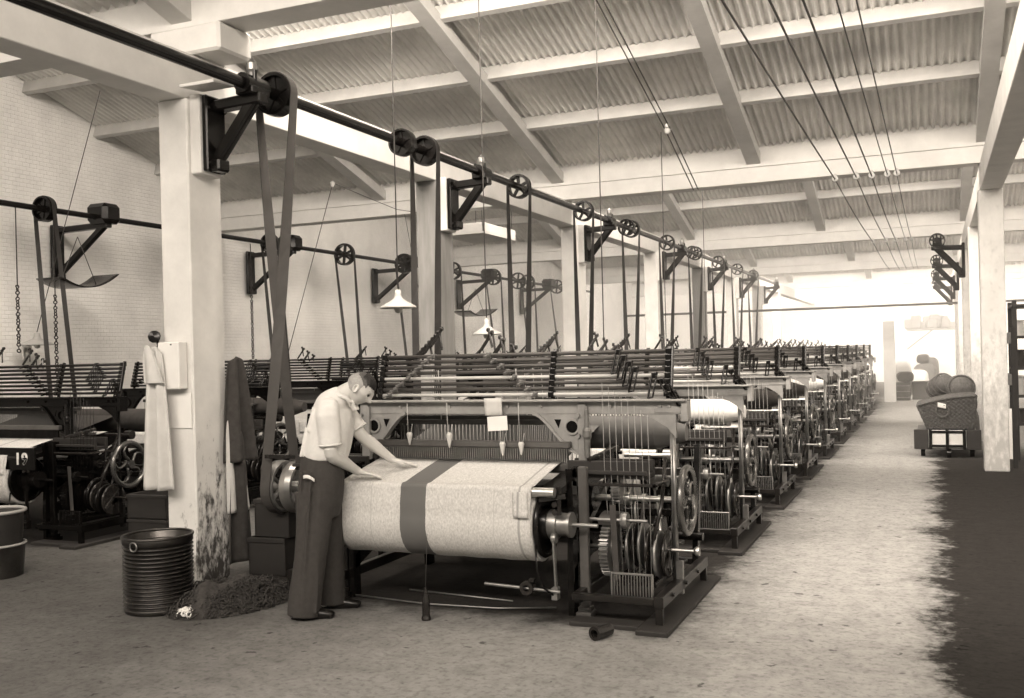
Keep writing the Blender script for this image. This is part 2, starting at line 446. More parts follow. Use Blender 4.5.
for x0 in (-5.62, .45):
    mb = MB(); mb.box(x0, x0 + .68, 6.05, 6.45, 4.08, 4.3, .02); struct('beam', mb, M['white_timber'])
# longitudinal beams
for x0, x1 in ((-5.47, -5.21), (.6, .86)):
    mb = MB(); mb.box(x0, x1, -4, YFAR, 3.72, 4.075, .006); struct('beam', mb, M['white_timber'])
# columns
COLY = [5.96, 10.08, 14.9, 19.8, 24.2, 28.5, 32.9, 37.2]
for y in COLY:
    mb = MB(); mb.box(-5.47, -5.19, y, y + .38, 0, 3.72, .012)
    if y == COLY[0]:
        pass
    struct('column', mb, M['bare_post'] if y in (10.08, 24.2) else M['column'])
for y in (14.45, 18.9, 23.4, 27.9, 32.4):
    mb = MB(); mb.box(.57, .87, y, y + .3, 0, 3.72, .01); struct('column', mb, M['column_grimy'])
# pipe across the hall near the end wall
mb = MB(); mb.cyl((-9, 30.2, 2.83), (XE, 30.2, 2.83), .035, 10)
o = struct('trim_2', mb, M['cord'])

# ------------------------------------------------------------------ daylight
w = bpy.data.worlds.new('world'); sc.world = w; w.use_nodes = True
bg = w.node_tree.nodes['Background']; bg.inputs[0].default_value = (1, .935, .81, 1); bg.inputs[1].default_value = WORLD
for bi in range(1, len(VAL)):
    v0, v1 = VAL[bi - 1], VAL[bi]
    zt = zroof(v0 + .3, v1) + .15
    L = bpy.data.lights.new('window_daylight', 'AREA'); L.shape = 'RECTANGLE'; L.size = 12.5; L.size_y = zt - 4.6
    L.color = (1, .893, .785); L.energy = SUNE * (FARK if v0 > YEND - 3 else 1)
    lo = bpy.data.objects.new('window_daylight', L); col.objects.link(lo)
    lo.location = (XE - 6.4, v0 + .3, (zt + 4.66) / 2)
    d = V((0, cos(radians(24)), -sin(radians(24))))
    lo.rotation_euler = d.to_track_quat('-Z', 'Y').to_euler()

if HAZE:
    hm = bpy.data.materials.new('far_haze'); hm.use_nodes = True; nt = hm.node_tree
    nt.nodes.remove(nt.nodes['Principled BSDF'])
    vs_ = nt.nodes.new('ShaderNodeVolumeScatter'); vs_.inputs['Color'].default_value = (1, .98, .94, 1); vs_.inputs['Anisotropy'].default_value = .2
    nt.links.new(vs_.outputs[0], nt.nodes['Material Output'].inputs['Volume'])
    gp = nt.nodes.new('ShaderNodeNewGeometry'); sy = nt.nodes.new('ShaderNodeSeparateXYZ'); nt.links.new(gp.outputs['Position'], sy.inputs[0])
    mr = nt.nodes.new('ShaderNodeMapRange'); mr.interpolation_type = 'SMOOTHSTEP'
    for nm_, v_ in (('From Min', 9), ('From Max', 32), ('To Min', 0), ('To Max', HAZE)): mr.inputs[nm_].default_value = v_
    nt.links.new(sy.outputs['Y'], mr.inputs['Value']); nt.links.new(mr.outputs[0], vs_.inputs['Density'])
    mb = MB(); mb.box(XW - 1, XE + 1, -6, YFAR + 3, -1, 9, .001)  # scattering volume that thickens toward the far end
    o = mb.build('far_haze', hm); tag(o, 'pale haze in the air toward the far end of the shed', 'haze', kind='stuff')
# ------------------------------------------------------------------ the loom (modelled where the nearest one stands)
XR = -1.55          # outer face of the right end frame
def make_loom(label, group, frame_m, dark_m, cloth_m, warp_m, bed_m, rails, bright, dull, jack_m, post_m, px_=0.):
    R = empty('power_loom', (-3.1, 6.5, 0), label, 'loom', group)
    B = lambda: MB()
    # --- bed frames on the floor, right and left ends
    for sx, a, b in ((1, -2.14, XR), (-1, -4.3, -3.9)):
        m = B()
        m.box(a, b - .061 if sx > 0 else b, 5.862, 5.908, .146, .188); m.box(a, b - .061 if sx > 0 else b, 7.102, 7.148, .146, .188)
        xs = b - .03 if sx > 0 else a + .03
        m.box(xs - .03, xs + .03, 5.86, 7.15, .13, .2)
        m.box(a if sx > 0 else b - .05, a + .05 if sx > 0 else b, 5.9, 7.12, .12, .19)
        for y in (5.885, 7.125): m.box(xs - .023, xs + .023, y - .021, y + .021, .03, .13)
        for y in (6.1, 6.45, 6.8): m.cyl((xs - .04, y, .165), (xs + .045, y, .165), .014, 6)
        m.build('bed_frame', bed_m, R)
        if sx > 0:
            m = B(); m.box(xs - .11, xs + .09, 5.72, 7.3, 0, .03); m.box(a, xs - .112, 5.8, 5.95, 0, .028)
            m.build('sole_plank', M['wood_dark'], R)
    # --- end frames (castings in the Y-Z plane)
    for xs in (-2.2, -3.86):
        m = B()
        leg = [(6.02, 0), (6.02, .35), (6.05, .7), (6.02, .95)]
        m.strip(leg, [(y + .09, z) for y, z in leg], 'yz', xs - .02, xs + .02)
        leg = [(7.25, 0), (7.22, .4), (7.12, .75), (7.05, 1.0)]
        m.strip(leg, [(y - .1, z) for y, z in leg], 'yz', xs - .02, xs + .02)
        m.strip([(6.05, .94), (6.4, .96), (6.75, .98), (7.05, 1.02)], [(6.05, .84), (6.4, .78), (6.75, .82), (7.05, .9)], 'yz', xs - .02, xs + .02)
        m.strip([(6.05, .3), (6.4, .42), (6.75, .42), (7.2, .3)], [(6.05, .2), (6.4, .33), (6.75, .33), (7.2, .2)], 'yz', xs - .02, xs + .02)
        m.bar((xs, 6.08, .4), (xs, 7.1, .9), .035, .06)
        m.lathe((xs - .05, 6.42, .71), (1, 0, 0), [(0, .03), (0, .09), (.1, .09), (.1, .03)], 14)
        m.lathe((xs - .05, 6.3, .42), (1, 0, 0), [(0, .03), (0, .08), (.1, .08), (.1, .03)], 14)
        for y, z in ((6.07, .88), (6.07, .5), (7.1, .95)): m.cyl((xs - .03, y, z), (xs + .035, y, z), .016, 6)
        m.build('side_frame', dark_m, R)
    # --- front posts: flat bars with cast feet
    for x in (-2.11, -3.93):
        m = B(); m.box(x - .03, x + .03, 6.03, 6.075, .05, .965, .005)
        m.box(x - .05, x + .05, 5.99, 6.11, 0, .035); m.box(x - .042, x + .042, 6.01, 6.09, .035, .065)
        m.build('front_post', bed_m if x < -3 else post_m, R)
    # --- rear uprights that carry the arch
    m = B(); m.tube([(XR - .045, 6.4, .14), (XR - .045, 6.4, 1.29)], .015, 8); m.box(XR - .055, XR - .005, 6.37, 6.43, 1.25, 1.3)
    m.box(XR - .05, XR - .0, 6.385, 6.415, .1, .32); m.tube([(XR - .07, 6.43, .14), (XR - .07, 6.43, 1.29)], .009, 6)
    m.build('upright', dull, R)
    for x in (-2.2, -3.9):
        m = B(); m.box(x - .03, x + .03, 6.31, 6.38, .9, 1.36, .006); m.box(x + .03, x + .045, 6.3, 6.34, .95, 1.34)
        for z in (1.28, 1.14): m.cyl((x - .02, 6.285, z), (x - .02, 6.32, z), .014, 6)
        m.build('arch_post', frame_m, R)
    # --- arch beam over the warp: top bar with curved spandrels
    m = B()
    xa, xb = -3.95, XR + .06
    m.box(xa, xb, 6.33, 6.365, 1.285, 1.372, .004)
    m.box(xa - .01, xb + .01, 6.27, 6.40, 1.372, 1.385, .004)
    def spandrel(x_in, x_out):
        # curve drops from the bar and sweeps out to the post (an ogee)
        s = 1 if x_out > x_in else -1; A = []; Bq = []; n = 14
        for k in range(n + 1):
            t = k / n; x = x_in + (x_out - x_in) * t
            e = t * t * (3 - 2 * t)
            zc = 1.287 - .27 * (e ** .9)
            A.append((x, 1.29)); Bq.append((x, zc))
        m.strip(A, Bq, 'xz', 6.335, 6.36)
        # raised lip along the curve
        m.strip([(x, z + .016) for x, z in Bq], [(x, z - .008) for x, z in Bq], 'xz', 6.315, 6.375)
    spandrel(-2.56, -2.22); spandrel(-3.56, -3.88)
    for s, xc in ((1, -2.275), (-1, -3.83)):
        ring = arc((xc, 1.2), .055, 0, 360, 20); inner = arc((xc, 1.2), .042, 0, 360, 20)
        m.strip(ring, inner, 'xz', 6.318, 6.335)
    m.strip([(-1.78, 1.287), (-1.7, 1.287), (-1.62, 1.287), (-1.56, 1.287)], [(-1.78, 1.28), (-1.7, 1.25), (-1.62, 1.2), (-1.56, 1.13)], 'xz', 6.335, 6.36)
    for x in (-3.6, -3.2, -2.75, -2.5, -2.0, -1.66, -1.6): m.cyl((x, 6.315, 1.34), (x, 6.335, 1.34), .011, 6)
    m.box(-1.7, -1.5, 6.325, 6.335, 1.295, 1.33); m.box(XR + .03, XR + .075, 6.3, 6.4, 1.24, 1.385)
    arch = m.build('arch_beam', frame_m, R)
    for s, xc in ((1, -2.275), (-1, -3.83)):
        m = B(); m.lathe((xc, 6.334, 1.2), (0, -1, 0), [(0, 0), (0, .041), (.003, .041), (.003, 0)], 18)
        p = [(xc + s * -.13, 1.25), (xc + s * -.08, 1.25), (xc + s * -.1, 1.19)]
        m.prism(p, 'xz', 6.331, 6.334)
        m.build('hole_inlay', M['black_shaded_iron'], arch)  # flat black inlays put in for the dark openings of the spandrel
    # --- overhead rocking shafts (eight) with levers
    YS = [6.52 - .012 * i for i in range(8)]; ZS = [1.70 - .0405 * i for i in range(8)]
    for i in range(8):
        light = i in (4, 7)
        m = B(); m.tube([(-3.86, YS[i], ZS[i]), (XR - .06, YS[i], ZS[i])], .0135 if not light else .0125, 8)
        rs = m.build('rocking_shaft', rails[1] if light else rails[0], R)
        # left jack, middle jack, right slotted lever
        for xj, sgn in ((-3.42 - .047 * i, -1), (-2.97 + .056 * i, 1)):
            m = B(); m.box(xj - .019, xj + .019, YS[i] - .02, YS[i] + .02, ZS[i] - .019, ZS[i] + .019, .006)
            if i < 1: ln, rise = .2, .1
            tx = xj + sgn * -.03 + .012 * i
            m.bar((xj, YS[i] - .01, ZS[i]), (xj + .005 * sgn, YS[i] - .09, ZS[i] - .012), .02, .018)
            m.build('jack', jack_m, rs)
        for xj, sgn in ((-3.33, -1), (-2.86, 1)):
            # arms lifted above the top shaft at the back
            m = B(); xx = -3.57 + .027 * i if sgn < 0 else -3.0 + .031 * i; top = 1.735 + .024 * i if sgn < 0 else 1.885 - .019 * i
            if sgn > 0 and i in (2, 5): xx -= .05
            m.bar((xx - .075 * (1 if i % 3 else -.6), YS[0] + .03, max(1.68, top - .13)), (xx, YS[0] + .07, top), .013, .02)
            m.lathe((xx - .012, YS[0] + .07, top), (1, 0, 0), [(0, 0), (0, .016), (.018, .016), (.018, 0)], 8)
            m.build('lifting_arm', M['mid_iron'], rs)
        xj = -1.99 + .043 * i if i < 4 else -1.9 + .043 * i
        m = B(); y0 = YS[i]; z0 = ZS[i]
        q0, q1 = V((xj, y0 - .01, z0 + .015)), V((xj - .008, y0 - .11, z0 - .145))
        off = V((.016, 0, .003))
        if i < 5:
            loop = [q0 + off, q1 + off, q1 + V((-.012, -.016, 0)), q1 - off, q0 - off, q0 + V((.01, .016, 0))]
        else:
            q1 = V((xj + .075, y0 - .12, z0 - .07)); loop = [q0 + off, q1 + off, q1 + V((.01, -.012, 0)), q1 - off, q0 - off, q0 + V((-.01, .012, 0))]
        m.tube(loop, .0075, 6, closed=True)
        m.box(xj - .016, xj + .016, y0 - .02, y0 + .02, z0 - .02, z0 + .02)
        m.build('slotted_lever', M['dark_iron'], rs)
    for x in (-3.83, -2.46, XR - .09):
        m = B()
        for i in range(8): m.box(x - .02, x + .02, YS[i] - .024, YS[i] + .03, ZS[i] - .019, ZS[i] + .019)
        m.bar((x, YS[0] + .025, ZS[0] + .03), (x, YS[7] + .025, 1.38), .03, .02, up=(0, 1, 0))
        if x > -2: m.bar((x + .03, YS[0] - .01, ZS[0] + .03), (x + .03, YS[7] - .01, 1.375), .016, .03, up=(0, 1, 0))
        m.build('shaft_bracket', M['dark_iron'], R)
    # knotted cords from the slotted levers down to the treadle comb
    for i in range(8):
        m = B(); x = -1.985 + .043 * i
        m.tube([(x - .03, 6.2, 1.5 - .03 * i), (x - .02, 6.18, .95), (x + .03 - .006 * i, 6.14, .2)], .0022, 5)
        m.build('harness_wire', dull if px_ else M['wire'], R)
    # --- healds
    for i in range(4):
        y = 6.5 + .055 * i; dz = .03 * (i % 2)
        m = B(); m.box(-3.72, -2.36, y - .008, y + .008, 1.2 + dz, 1.235 + dz); m.box(-3.72, -2.36, y - .008, y + .008, .86 + dz, .89 + dz)
        hf = m.build('heald_frame', M['sley_wood'], R)
        m = B(); n = 46
        for k in range(n):
            x = -3.7 + 1.32 * k / (n - 1) + .01 * (i % 2); m.box(x - .0022, x + .0022, y - .002, y + .002, .89 + dz, 1.2 + dz, 0.0005)
        m.build('healds', M['yarn_grey'], hf)
        m = B()
        for x in (-3.36 - .045 * i, -2.74 + .043 * i):
            m = B(); m.tube([(x, y, 1.235 + dz), (x, y - .03, 1.6)], .003, 5); m.build('heald_cord', M['cord_pale'], hf)
    # --- sley with reed and hand rail
    m = B(); m.box(-3.8, -2.28, 6.28, 6.34, 1.055, 1.1, .008); m.box(-3.8, -2.28, 6.27, 6.36, .9, .955, .006)
    sl = m.build('sley', M['sley_wood'], R)
    m = B(); n = 90
    for k in range(n):
        x = -3.77 + 1.46 * k / (n - 1); m.box(x - .004, x + .004, 6.3, 6.32, .955, 1.055, .0005)
    m.build('reed', dull, sl)
    for x0, x1 in ((-2.27, -1.72), (-4.45, -3.82)):
        m = B(); m.box(x0, x1, 6.2, 6.24, .89, .985); m.box(x0, x1, 6.34, 6.38, .89, .985); m.box(x0, x1, 6.2, 6.38, .87, .9)
        m.box(x0, x1, 6.16, 6.2, .9, .925)
        m.build('shuttle_box', M['wood_dark'], R)
    # --- cloth: fell, breast roller, beam
    m = B(); prof = [(6.29, .965), (6.1, .93), (5.9, .89), (5.8, .868)]
    prof += [(5.765 + .036 * cos(radians(a)), .832 + .036 * sin(radians(a))) for a in (75, 105, 135, 160, 182)]
    prof += [(5.722, .79), (5.712, .74)]
    for a in range(165, 300, 12): prof.append((5.94 + .238 * cos(radians(a)), .605 + .238 * sin(radians(a))))
    xl, xr = -3.76, -2.345
    def ct(a, b, prof=prof):
        k = b * (len(prof) - 1); i = min(int(k), len(prof) - 2); t = k - i
        y = prof[i][0] * (1 - t) + prof[i + 1][0] * t; z = prof[i][1] * (1 - t) + prof[i + 1][1] * t
        x = xl + (xr - xl) * a; w = .003 * sin(a * 37 + b * 5) * (1 if b > .35 else .3)
        return (x, y + w, z + w * .4)
    m.grid(ct, 40, 44); cl = m.build('woven_cloth', cloth_m, R)
    md = cl.modifiers.new('thickness', 'SOLIDIFY'); md.thickness = .004; md.offset = 0
    m = B(); m.lathe((-3.765, 5.94, .605), (1, 0, 0), [(0, 0), (0, .231), (1.425, .231), (1.425, .19), (1.40, .185), (1.40, 0)], 40)
    m.build('cloth_beam', cloth_m, R)
    m = B(); m.cyl((-3.9, 5.765, .832), (-2.2, 5.765, .832), .031, 16); br = m.build('breast_roller', bright, R)
    m = B(); m.prism([(6.25, .9), (5.8, .83), (5.8, .79), (6.25, .85)], 'yz', -2.335, -2.2); m.build('roller_bracket', dark_m, R)
    m = B(); m.prism([(6.25, .9), (5.8, .83), (5.8, .79), (6.25, .85)], 'yz', -3.9, -3.79); m.build('roller_bracket', dark_m, R)
    m = B(); m.grid(lambda a, b: (-2.465 + .1 * a + .012 * b, 5.714 - .018 * b - .006 * sin(a * 3), .838 - .16 * b), 6, 8); fl = m.build('cloth_flap', cloth_m, R)
    md = fl.modifiers.new('thickness', 'SOLIDIFY'); md.thickness = .006
    # beam end: flange, hub, axle
    m = B(); m.torus((-2.325, 5.94, .605), (1, 0, 0), .2, .018, 40, 8)
    m.lathe((-2.345, 5.94, .605), (1, 0, 0), [(0, .19), (.012, .185), (.012, .12), (.05, .11), (.05, 0)], 32); m.build('beam_flange', dark_m, R)
    m = B(); m.lathe((-2.3, 5.94, .605), (1, 0, 0), [(0, 0), (0, .095), (.06, .09), (.06, .075), (.13, .072), (.13, .082), (.15, .082), (.15, 0)], 24)
    m.cyl((-2.16, 5.94, .605), (-1.98, 5.94, .605), .013, 10); m.build('beam_hub', dull, R)
    m = B(); m.bar((-2.25, 5.86, .52), (-2.24, 5.86, .2), .012, .038); m.lathe((-2.26, 5.86, .53), (1, 0, 0), [(0, 0), (0, .032), (.03, .032), (.03, 0)], 14)
    m.box(-2.265, -2.225, 5.83, 5.89, .14, .22); m.build('brake_lever', dull, R)
    m = B(); m.tube([(-2.33, 5.75, .5), (-2.31, 5.71, .36), (-2.29, 5.75, .24), (-2.25, 5.84, .17)], .007, 6); m.build('brake_strap', dark_m, R)
    m = B(); m.bar((-2.32, 5.8, .78), (-2.16, 5.85, .8), .05, .03); m.bar((-2.2, 5.84, .68), (-2.2, 5.84, .86), .02, .03)
    for z in (.7, .75, .8): m.lathe((-2.22, 5.83, z), (0, -1, 0), [(0, 0), (0, .018), (.025, .018), (.025, 0)], 8)
    m.build('pawl_gear', M['mid_iron'], R)
    # weight lever under the cloth
    m = B(); m.cyl((-2.72, 5.82, .22), (-2.2, 5.82, .2), .011, 8); wl = m.build('weight_lever', dull, R)
    m = B(); m.lathe((-2.42, 5.79, .215), (0, 1, 0), [(0, .02), (0, .045), (.06, .045), (.06, .02)], 18); m.box(-2.41, -2.37, 5.8, 5.84, .25, .275); m.build('counterweight', M['mid_iron'], wl)
    # --- drive: crank shaft, gears, fly wheel, pulley
    m = B(); m.cyl((-2.17, 6.45, .71), (-1.5, 6.45, .71), .021, 12)
    for x, r, l in ((-1.96, .045, .05), (-1.83, .034, .03), (-1.72, .028, .02)): m.lathe((x, 6.45, .71), (1, 0, 0), [(0, 0), (0, r), (l, r), (l, 0)], 14)
    m.build('crank_shaft', bright, R)
    m = B(); m.cyl((-4.82 + px_, 6.45, .71), (-2.17, 6.45, .71), .026, 10); m.build('crank_shaft', dark_m, R)
    m = B(); m.gear((-1.985, 6.22, .42), (1, 0, 0), .165, .187, .055, 40); m.gear((-1.985, 6.22, .42), (1, 0, 0), .1, .1, .07, 20); m.build('spur_gear', dull, R)
    m = B(); m.gear((-1.98, 6.4, .78), (1, 0, 0), .08, .1, .06, 22); m.build('pinion', dull, R)
    m = B()
    A = arc((6.22, .42), .235, 45, 125, 10); Bq = arc((6.22, .42), .2, 45, 125, 10); m.strip(A, Bq, 'yz', -2.03, -1.92)
    m.strip(arc((6.22, .42), .235, 45, 125, 10), arc((6.22, .42), .15, 45, 125, 10), 'yz', -1.925, -1.915)
    m.build('gear_guard', post_m, R)
    m = B()
    xw = XR + .025; c = V((xw, 6.45, .71))
    m.torus(c, (1, 0, 0), .212, .024, 40, 10)
    m.lathe((xw - .04, 6.45, .71), (1, 0, 0), [(0, 0), (0, .04), (.08, .04), (.08, 0)], 16)
    for k in range(5):
        a0 = 2 * pi * k / 5 + .3
        pts = []
        for q in range(7):
            t = q / 6; r = .03 + .18 * t; a = a0 + .55 * sin(pi * t) * (1 if t < 1 else 1)
            pts.append((xw, 6.45 + r * cos(a), .71 + r * sin(a)))
        m.tube(pts, [.017 - .006 * q / 6 for q in range(7)], 6)
    m.build('hand_wheel', M['wheel_iron'], R)
    # tappet shaft with cams
    m = B(); m.cyl((-2.18, 6.33, .4), (-1.43, 6.33, .4), .0125, 12); m.lathe((-1.46, 6.33, .4), (1, 0, 0), [(0, 0), (0, .018), (.015, .03), (.035, .028), (.04, 0)], 12)
    m.lathe((-1.66, 6.33, .4), (1, 0, 0), [(0, 0), (0, .022), (.04, .022), (.04, 0)], 12); m.build('tappet_shaft', bright, R)
    for k in range(6):
        x = -1.885 + .05 * k; a = k * 1.05
        m = B(); cy, cz = 6.33 + .035 * cos(a), .4 + .035 * sin(a)
        m.lathe((x - .012, cy, cz), (1, 0, 0), [(0, .05), (0, .14), (.004, .15), (.02, .15), (.024, .14), (.024, .05)], 30)
        m.torus((x, cy, cz), (1, 0, 0), .145, .012, 30, 6)
        m.build('tappet_cam', M['mid_iron'] if k % 2 else dull, R)
    m = B()
    for k in range(6):
        x = -1.885 + .05 * k; m.bar((x, 6.0, .24), (x, 6.85, .2 + .012 * (k % 3)), .014, .03)
    m.build('treadles', dark_m, R, )
    m = B()
    for z in (.165, .31): m.box(-1.9, -1.63, 5.925, 5.945, z, z + .012)
    for x in (-1.9, -1.642): m.box(x, x + .012, 5.92, 5.95, .165, .32)
    for k in range(1, 14): m.box(-1.9 + .0185 * k, -1.895 + .0185 * k, 5.93, 5.94, .175, .312, .0005)
    m.build('treadle_comb', dull, R)
    # picking motion: bright shaft, rocking arms, buffers
    m = B(); m.cyl((-2.0, 6.62, .985), (-1.72, 6.62, .985), .016, 10); m.lathe((-1.72, 6.62, .985), (1, 0, 0), [(0, 0), (0, .045), (.08, .045), (.08, 0)], 12)
    m.build('picking_shaft', bright, R)
    m = B(); m.bar((-1.82, 6.62, .98), (-1.82, 6.3, .42), .02, .04); m.bar((-2.12, 6.2, .99), (-2.0, 6.5, 1.05), .03, .03); m.tube([(-1.68, 6.5, .98), (-1.66, 6.3, .7), (-1.7, 6.2, .45)], .014, 6)
    m.bar((-1.66, 6.62, .62), (-1.6, 6.2, .3), .016, .03); m.box(-2.0, -1.58, 6.7, 6.74, .84, .89); m.box(-2.05, -1.6, 6.72, 6.75, .55, .6)
    m.lathe((-1.78, 6.7, .5), (1, 0, 0), [(0, 0), (0, .07), (.03, .07), (.03, 0)], 14)
    m.build('picking_arm', M['mid_iron'], R)
    m = B(); m.bar((-1.925, 6.08, .72), (-1.915, 6.1, .2), .04, .008, up=(0, 1, 0)); m.build('picking_strap', M['belt_pale'], R)
    m = B(); m.tube([(-1.92, 6.55, .95), (-1.9, 6.5, .6), (-1.86, 6.45, .3)], .011, 6); m.build('connecting_rod', bright, R)
    m = B(); m.tube([(-1.74, 6.5, .68), (-1.7, 6.4, .55), (-1.66, 6.3, .33)], .012, 6); m.build('connecting_rod', bright, R)
    m = B(); m.lathe((-1.87, 6.1, .62), (1, 0, 0), [(0, .015), (0, .05), (.02, .055), (.04, .05), (.04, .015)], 14); m.cyl((-2.1, 6.1, .62), (-1.7, 6.1, .62), .011, 8); m.build('guide_roller', dull, R)
    m = B(); m.box(-2.06, -1.62, 6.02, 6.045, .845, .865); m.box(-1.645, -1.62, 6.02, 6.4, .845, .865); m.build('front_rail', M['mid_iron'], R)
    m = B(); m.lathe((-2.15, 6.27, 1.0), (0, 0, 1), [(0, 0), (0, .02), (.12, .022), (.14, .03), (.18, .03), (.2, .018), (.32, .014), (.32, 0)], 12); m.build('spindle', dull, R)
    m = B(); m.cyl((-2.14, 6.95, .62), (-1.56, 6.95, .62), .022, 8); m.cyl((-2.14, 7.05, .36), (-1.56, 7.05, .36), .03, 8); m.gear((-1.7, 6.95, .62), (1, 0, 0), .1, .12, .03, 30)
    m.lathe((-1.9, 7.05, .36), (1, 0, 0), [(0, 0), (0, .13), (.05, .13), (.05, 0)], 20); m.build('let_off_gear', M['dark_iron'], R)
    # --- warp at the back
    m = B(); m.lathe((-3.82, 7.22, 1.09), (1, 0, 0), [(0, 0), (0, .125), (1.9, .125), (2.06, .075), (2.12, .06), (2.12, 0)], 26); m.build('warp_roller', warp_m, R)
    m = B()
    def wp(a, b): return (-3.74 + 1.4 * a, 6.32 + .86 * b, .965 + .2 * b)
    m.grid(wp, 24, 1); m.build('warp_sheet', warp_m, R)
    m = B(); m.lathe((-3.8, 7.35, .5), (1, 0, 0), [(0, 0), (0, .27), (.03, .27), (.03, .2), (1.5, .2), (1.5, .27), (1.53, .27), (1.53, 0)], 26); m.build('warp_beam', M['dark_iron'], R)
    for x in (-2.22, -3.88, -1.62):
        m = B(); m.bar((x, 7.05, .1 if x > -2 else .95), (x, 7.22, 1.0), .04, .06); m.build('roller_stand', dark_m, R)
    # --- left end: fast and loose pulley
    m = B(); c = V((-4.7, 6.45, .71))
    m.lathe((-4.81 + px_, 6.45, .71), (1, 0, 0), [(0, .178), (0, .2), (.05, .205), (.1, .2), (.1, .178), (0, .178)], 36)
    m.lathe((-4.83 + px_, 6.45, .71), (1, 0, 0), [(0, 0), (0, .045), (.12, .045), (.12, 0)], 14)
    for k in range(5):
        a = 2 * pi * k / 5; m.bar((-4.76 + px_, 6.45 + .04 * cos(a), .71 + .04 * sin(a)), (-4.76 + px_, 6.45 + .185 * cos(a), .71 + .185 * sin(a)), .02, .035, up=(1, 0, 0))
    m.build('drive_pulley', dull, R)
    m = B(); m.lathe((-4.645 + px_, 6.45, .71), (1, 0, 0), [(0, .178), (0, .2), (.05, .205), (.1, .2), (.1, .178), (0, .178)], 36)
    m.lathe((-4.65 + px_, 6.45, .71), (1, 0, 0), [(0, 0), (0, .05), (.12, .05), (.12, 0)], 14)
    for k in range(5):
        a = 2 * pi * k / 5 + .3; m.bar((-4.6 + px_, 6.45 + .04 * cos(a), .71 + .04 * sin(a)), (-4.6 + px_, 6.45 + .185 * cos(a), .71 + .185 * sin(a)), .02, .035, up=(1, 0, 0))
    m.build('loose_pulley', bright, R)
    m = B(); m.bar((-4.72, 6.2, .97), (-3.9, 6.25, .97), .03, .03); m.bar((-4.2, 6.2, .18), (-4.25, 6.3, .95), .03, .04)
    m.box(-4.45, -3.95, 6.3, 6.36, .5, .56)
    m.build('belt_shifter', M['mid_iron'], R)
    return R
LX = -3.1
blanket = cloth_mat('blanket_cloth', .62, [(-3.275 - LX, -3.085 - LX, .13), (-3.5 - LX, -3.494 - LX, .45), (-2.6 - LX, -2.595 - LX, .48), (-2.43 - LX, -2.415 - LX, .35)])
plain = cloth_mat('plain_cloth', .66, [(-3.3 - LX, -3.27 - LX, .4), (-2.8 - LX, -2.77 - LX, .4)])
PITCH = 2.46
NR, NL = 10, 10
first = make_loom('nearest power loom, grey striped blanket on its cloth beam, where the man stands', 'power looms along the aisle', M['grey_iron'], M['dark_iron'], blanket, M['yarn_grey'], M['bed_iron'], (M['rail_dark'], M['rail_light']), M['steel'], M['dull_steel'], M['jack_iron'], M['post_iron'])
second = make_loom('x', 'power looms along the aisle', M['grey_iron'], M['dark_iron'], plain, M['yarn_white'], M['bed_iron'], (M['rail_dark'], M['rail_light']), M['steel'], M['dull_steel'], M['jack_iron'], M['post_iron'])
looms = [first, second]
for k in range(2, NR):
    looms.append(copy_tree(second))
    for ch in looms[-1].children:
        if ch.name.startswith('warp_') and k != 4:
            ch.material_slots[0].link = 'OBJECT'; ch.material_slots[0].material = M['cotton_dark']
for k in range(1, NR):
    o = looms[k]; o.location = V((-3.1, 6.5 + PITCH * k, 0))
    o['label'] = ('power loom beside the aisle, %s behind the nearest loom' % ['', 'directly', 'second', 'third', 'fourth', 'fifth', 'sixth', 'seventh', 'eighth'][k]) if k < NR - 1 else 'power loom beside the aisle, last of the row by the white end post'
shaded0 = make_loom('x', 'power looms along the left wall', M['black_shaded_iron'], M['black_shaded_iron'], plain, M['cotton_dark'], M['black_shaded_iron'], (M['rail_shaded'], M['rail_shaded']), M['mid_iron'], M['dark_iron'], M['dark_iron'], M['black_shaded_iron'], -.26)  # left row gets darker material copies, its shade put into the colour
for k in range(NL):
    o = shaded0 if k == 0 else copy_tree(shaded0)
    o.location = V((-3.1 - 5.83, 6.5 + 1.05 + PITCH * k, 0))
    o['label'] = 'shade-darkened power loom numbered 19 behind the corrugated bin, white cloth on it' if k == 0 else ('shade-darkened power loom by the whitewashed wall, %s behind loom number 19' % ['', 'directly', 'second', 'third', 'fourth', 'fifth', 'sixth', 'seventh', 'eighth', 'ninth'][k])
    looms.append(o)
# number plate of the left loom
m = MB(); m.box(-8.4, -7.82, 6.79, 6.81, .72, .93, .003)
pl = m.build('number_plate', M['black_shaded_iron'], None); pl.data.transform(Matrix.Translation(V((8.93, -7.55, 0)))); pl.parent = shaded0
cu = bpy.data.curves.new('numeral', 'FONT'); cu.body = '19'; cu.size = .155; cu.extrude = .003; cu.align_x = 'CENTER'; cu.space_character = 1.15; cu.offset = .004
t0 = bpy.data.objects.new('tmp', cu); col.objects.link(t0)
dg = bpy.context.evaluated_depsgraph_get(); nme = bpy.data.meshes.new_from_object(t0.evaluated_get(dg)); bpy.data.objects.remove(t0)
nme.materials.clear(); nme.materials.append(M['paper'])
t = bpy.data.objects.new('numeral', nme); col.objects.link(t)
t.parent = pl; t.location = (-7.99 + 8.93, 6.785 - 7.55, .775); t.rotation_euler = (pi / 2, 0, 0)
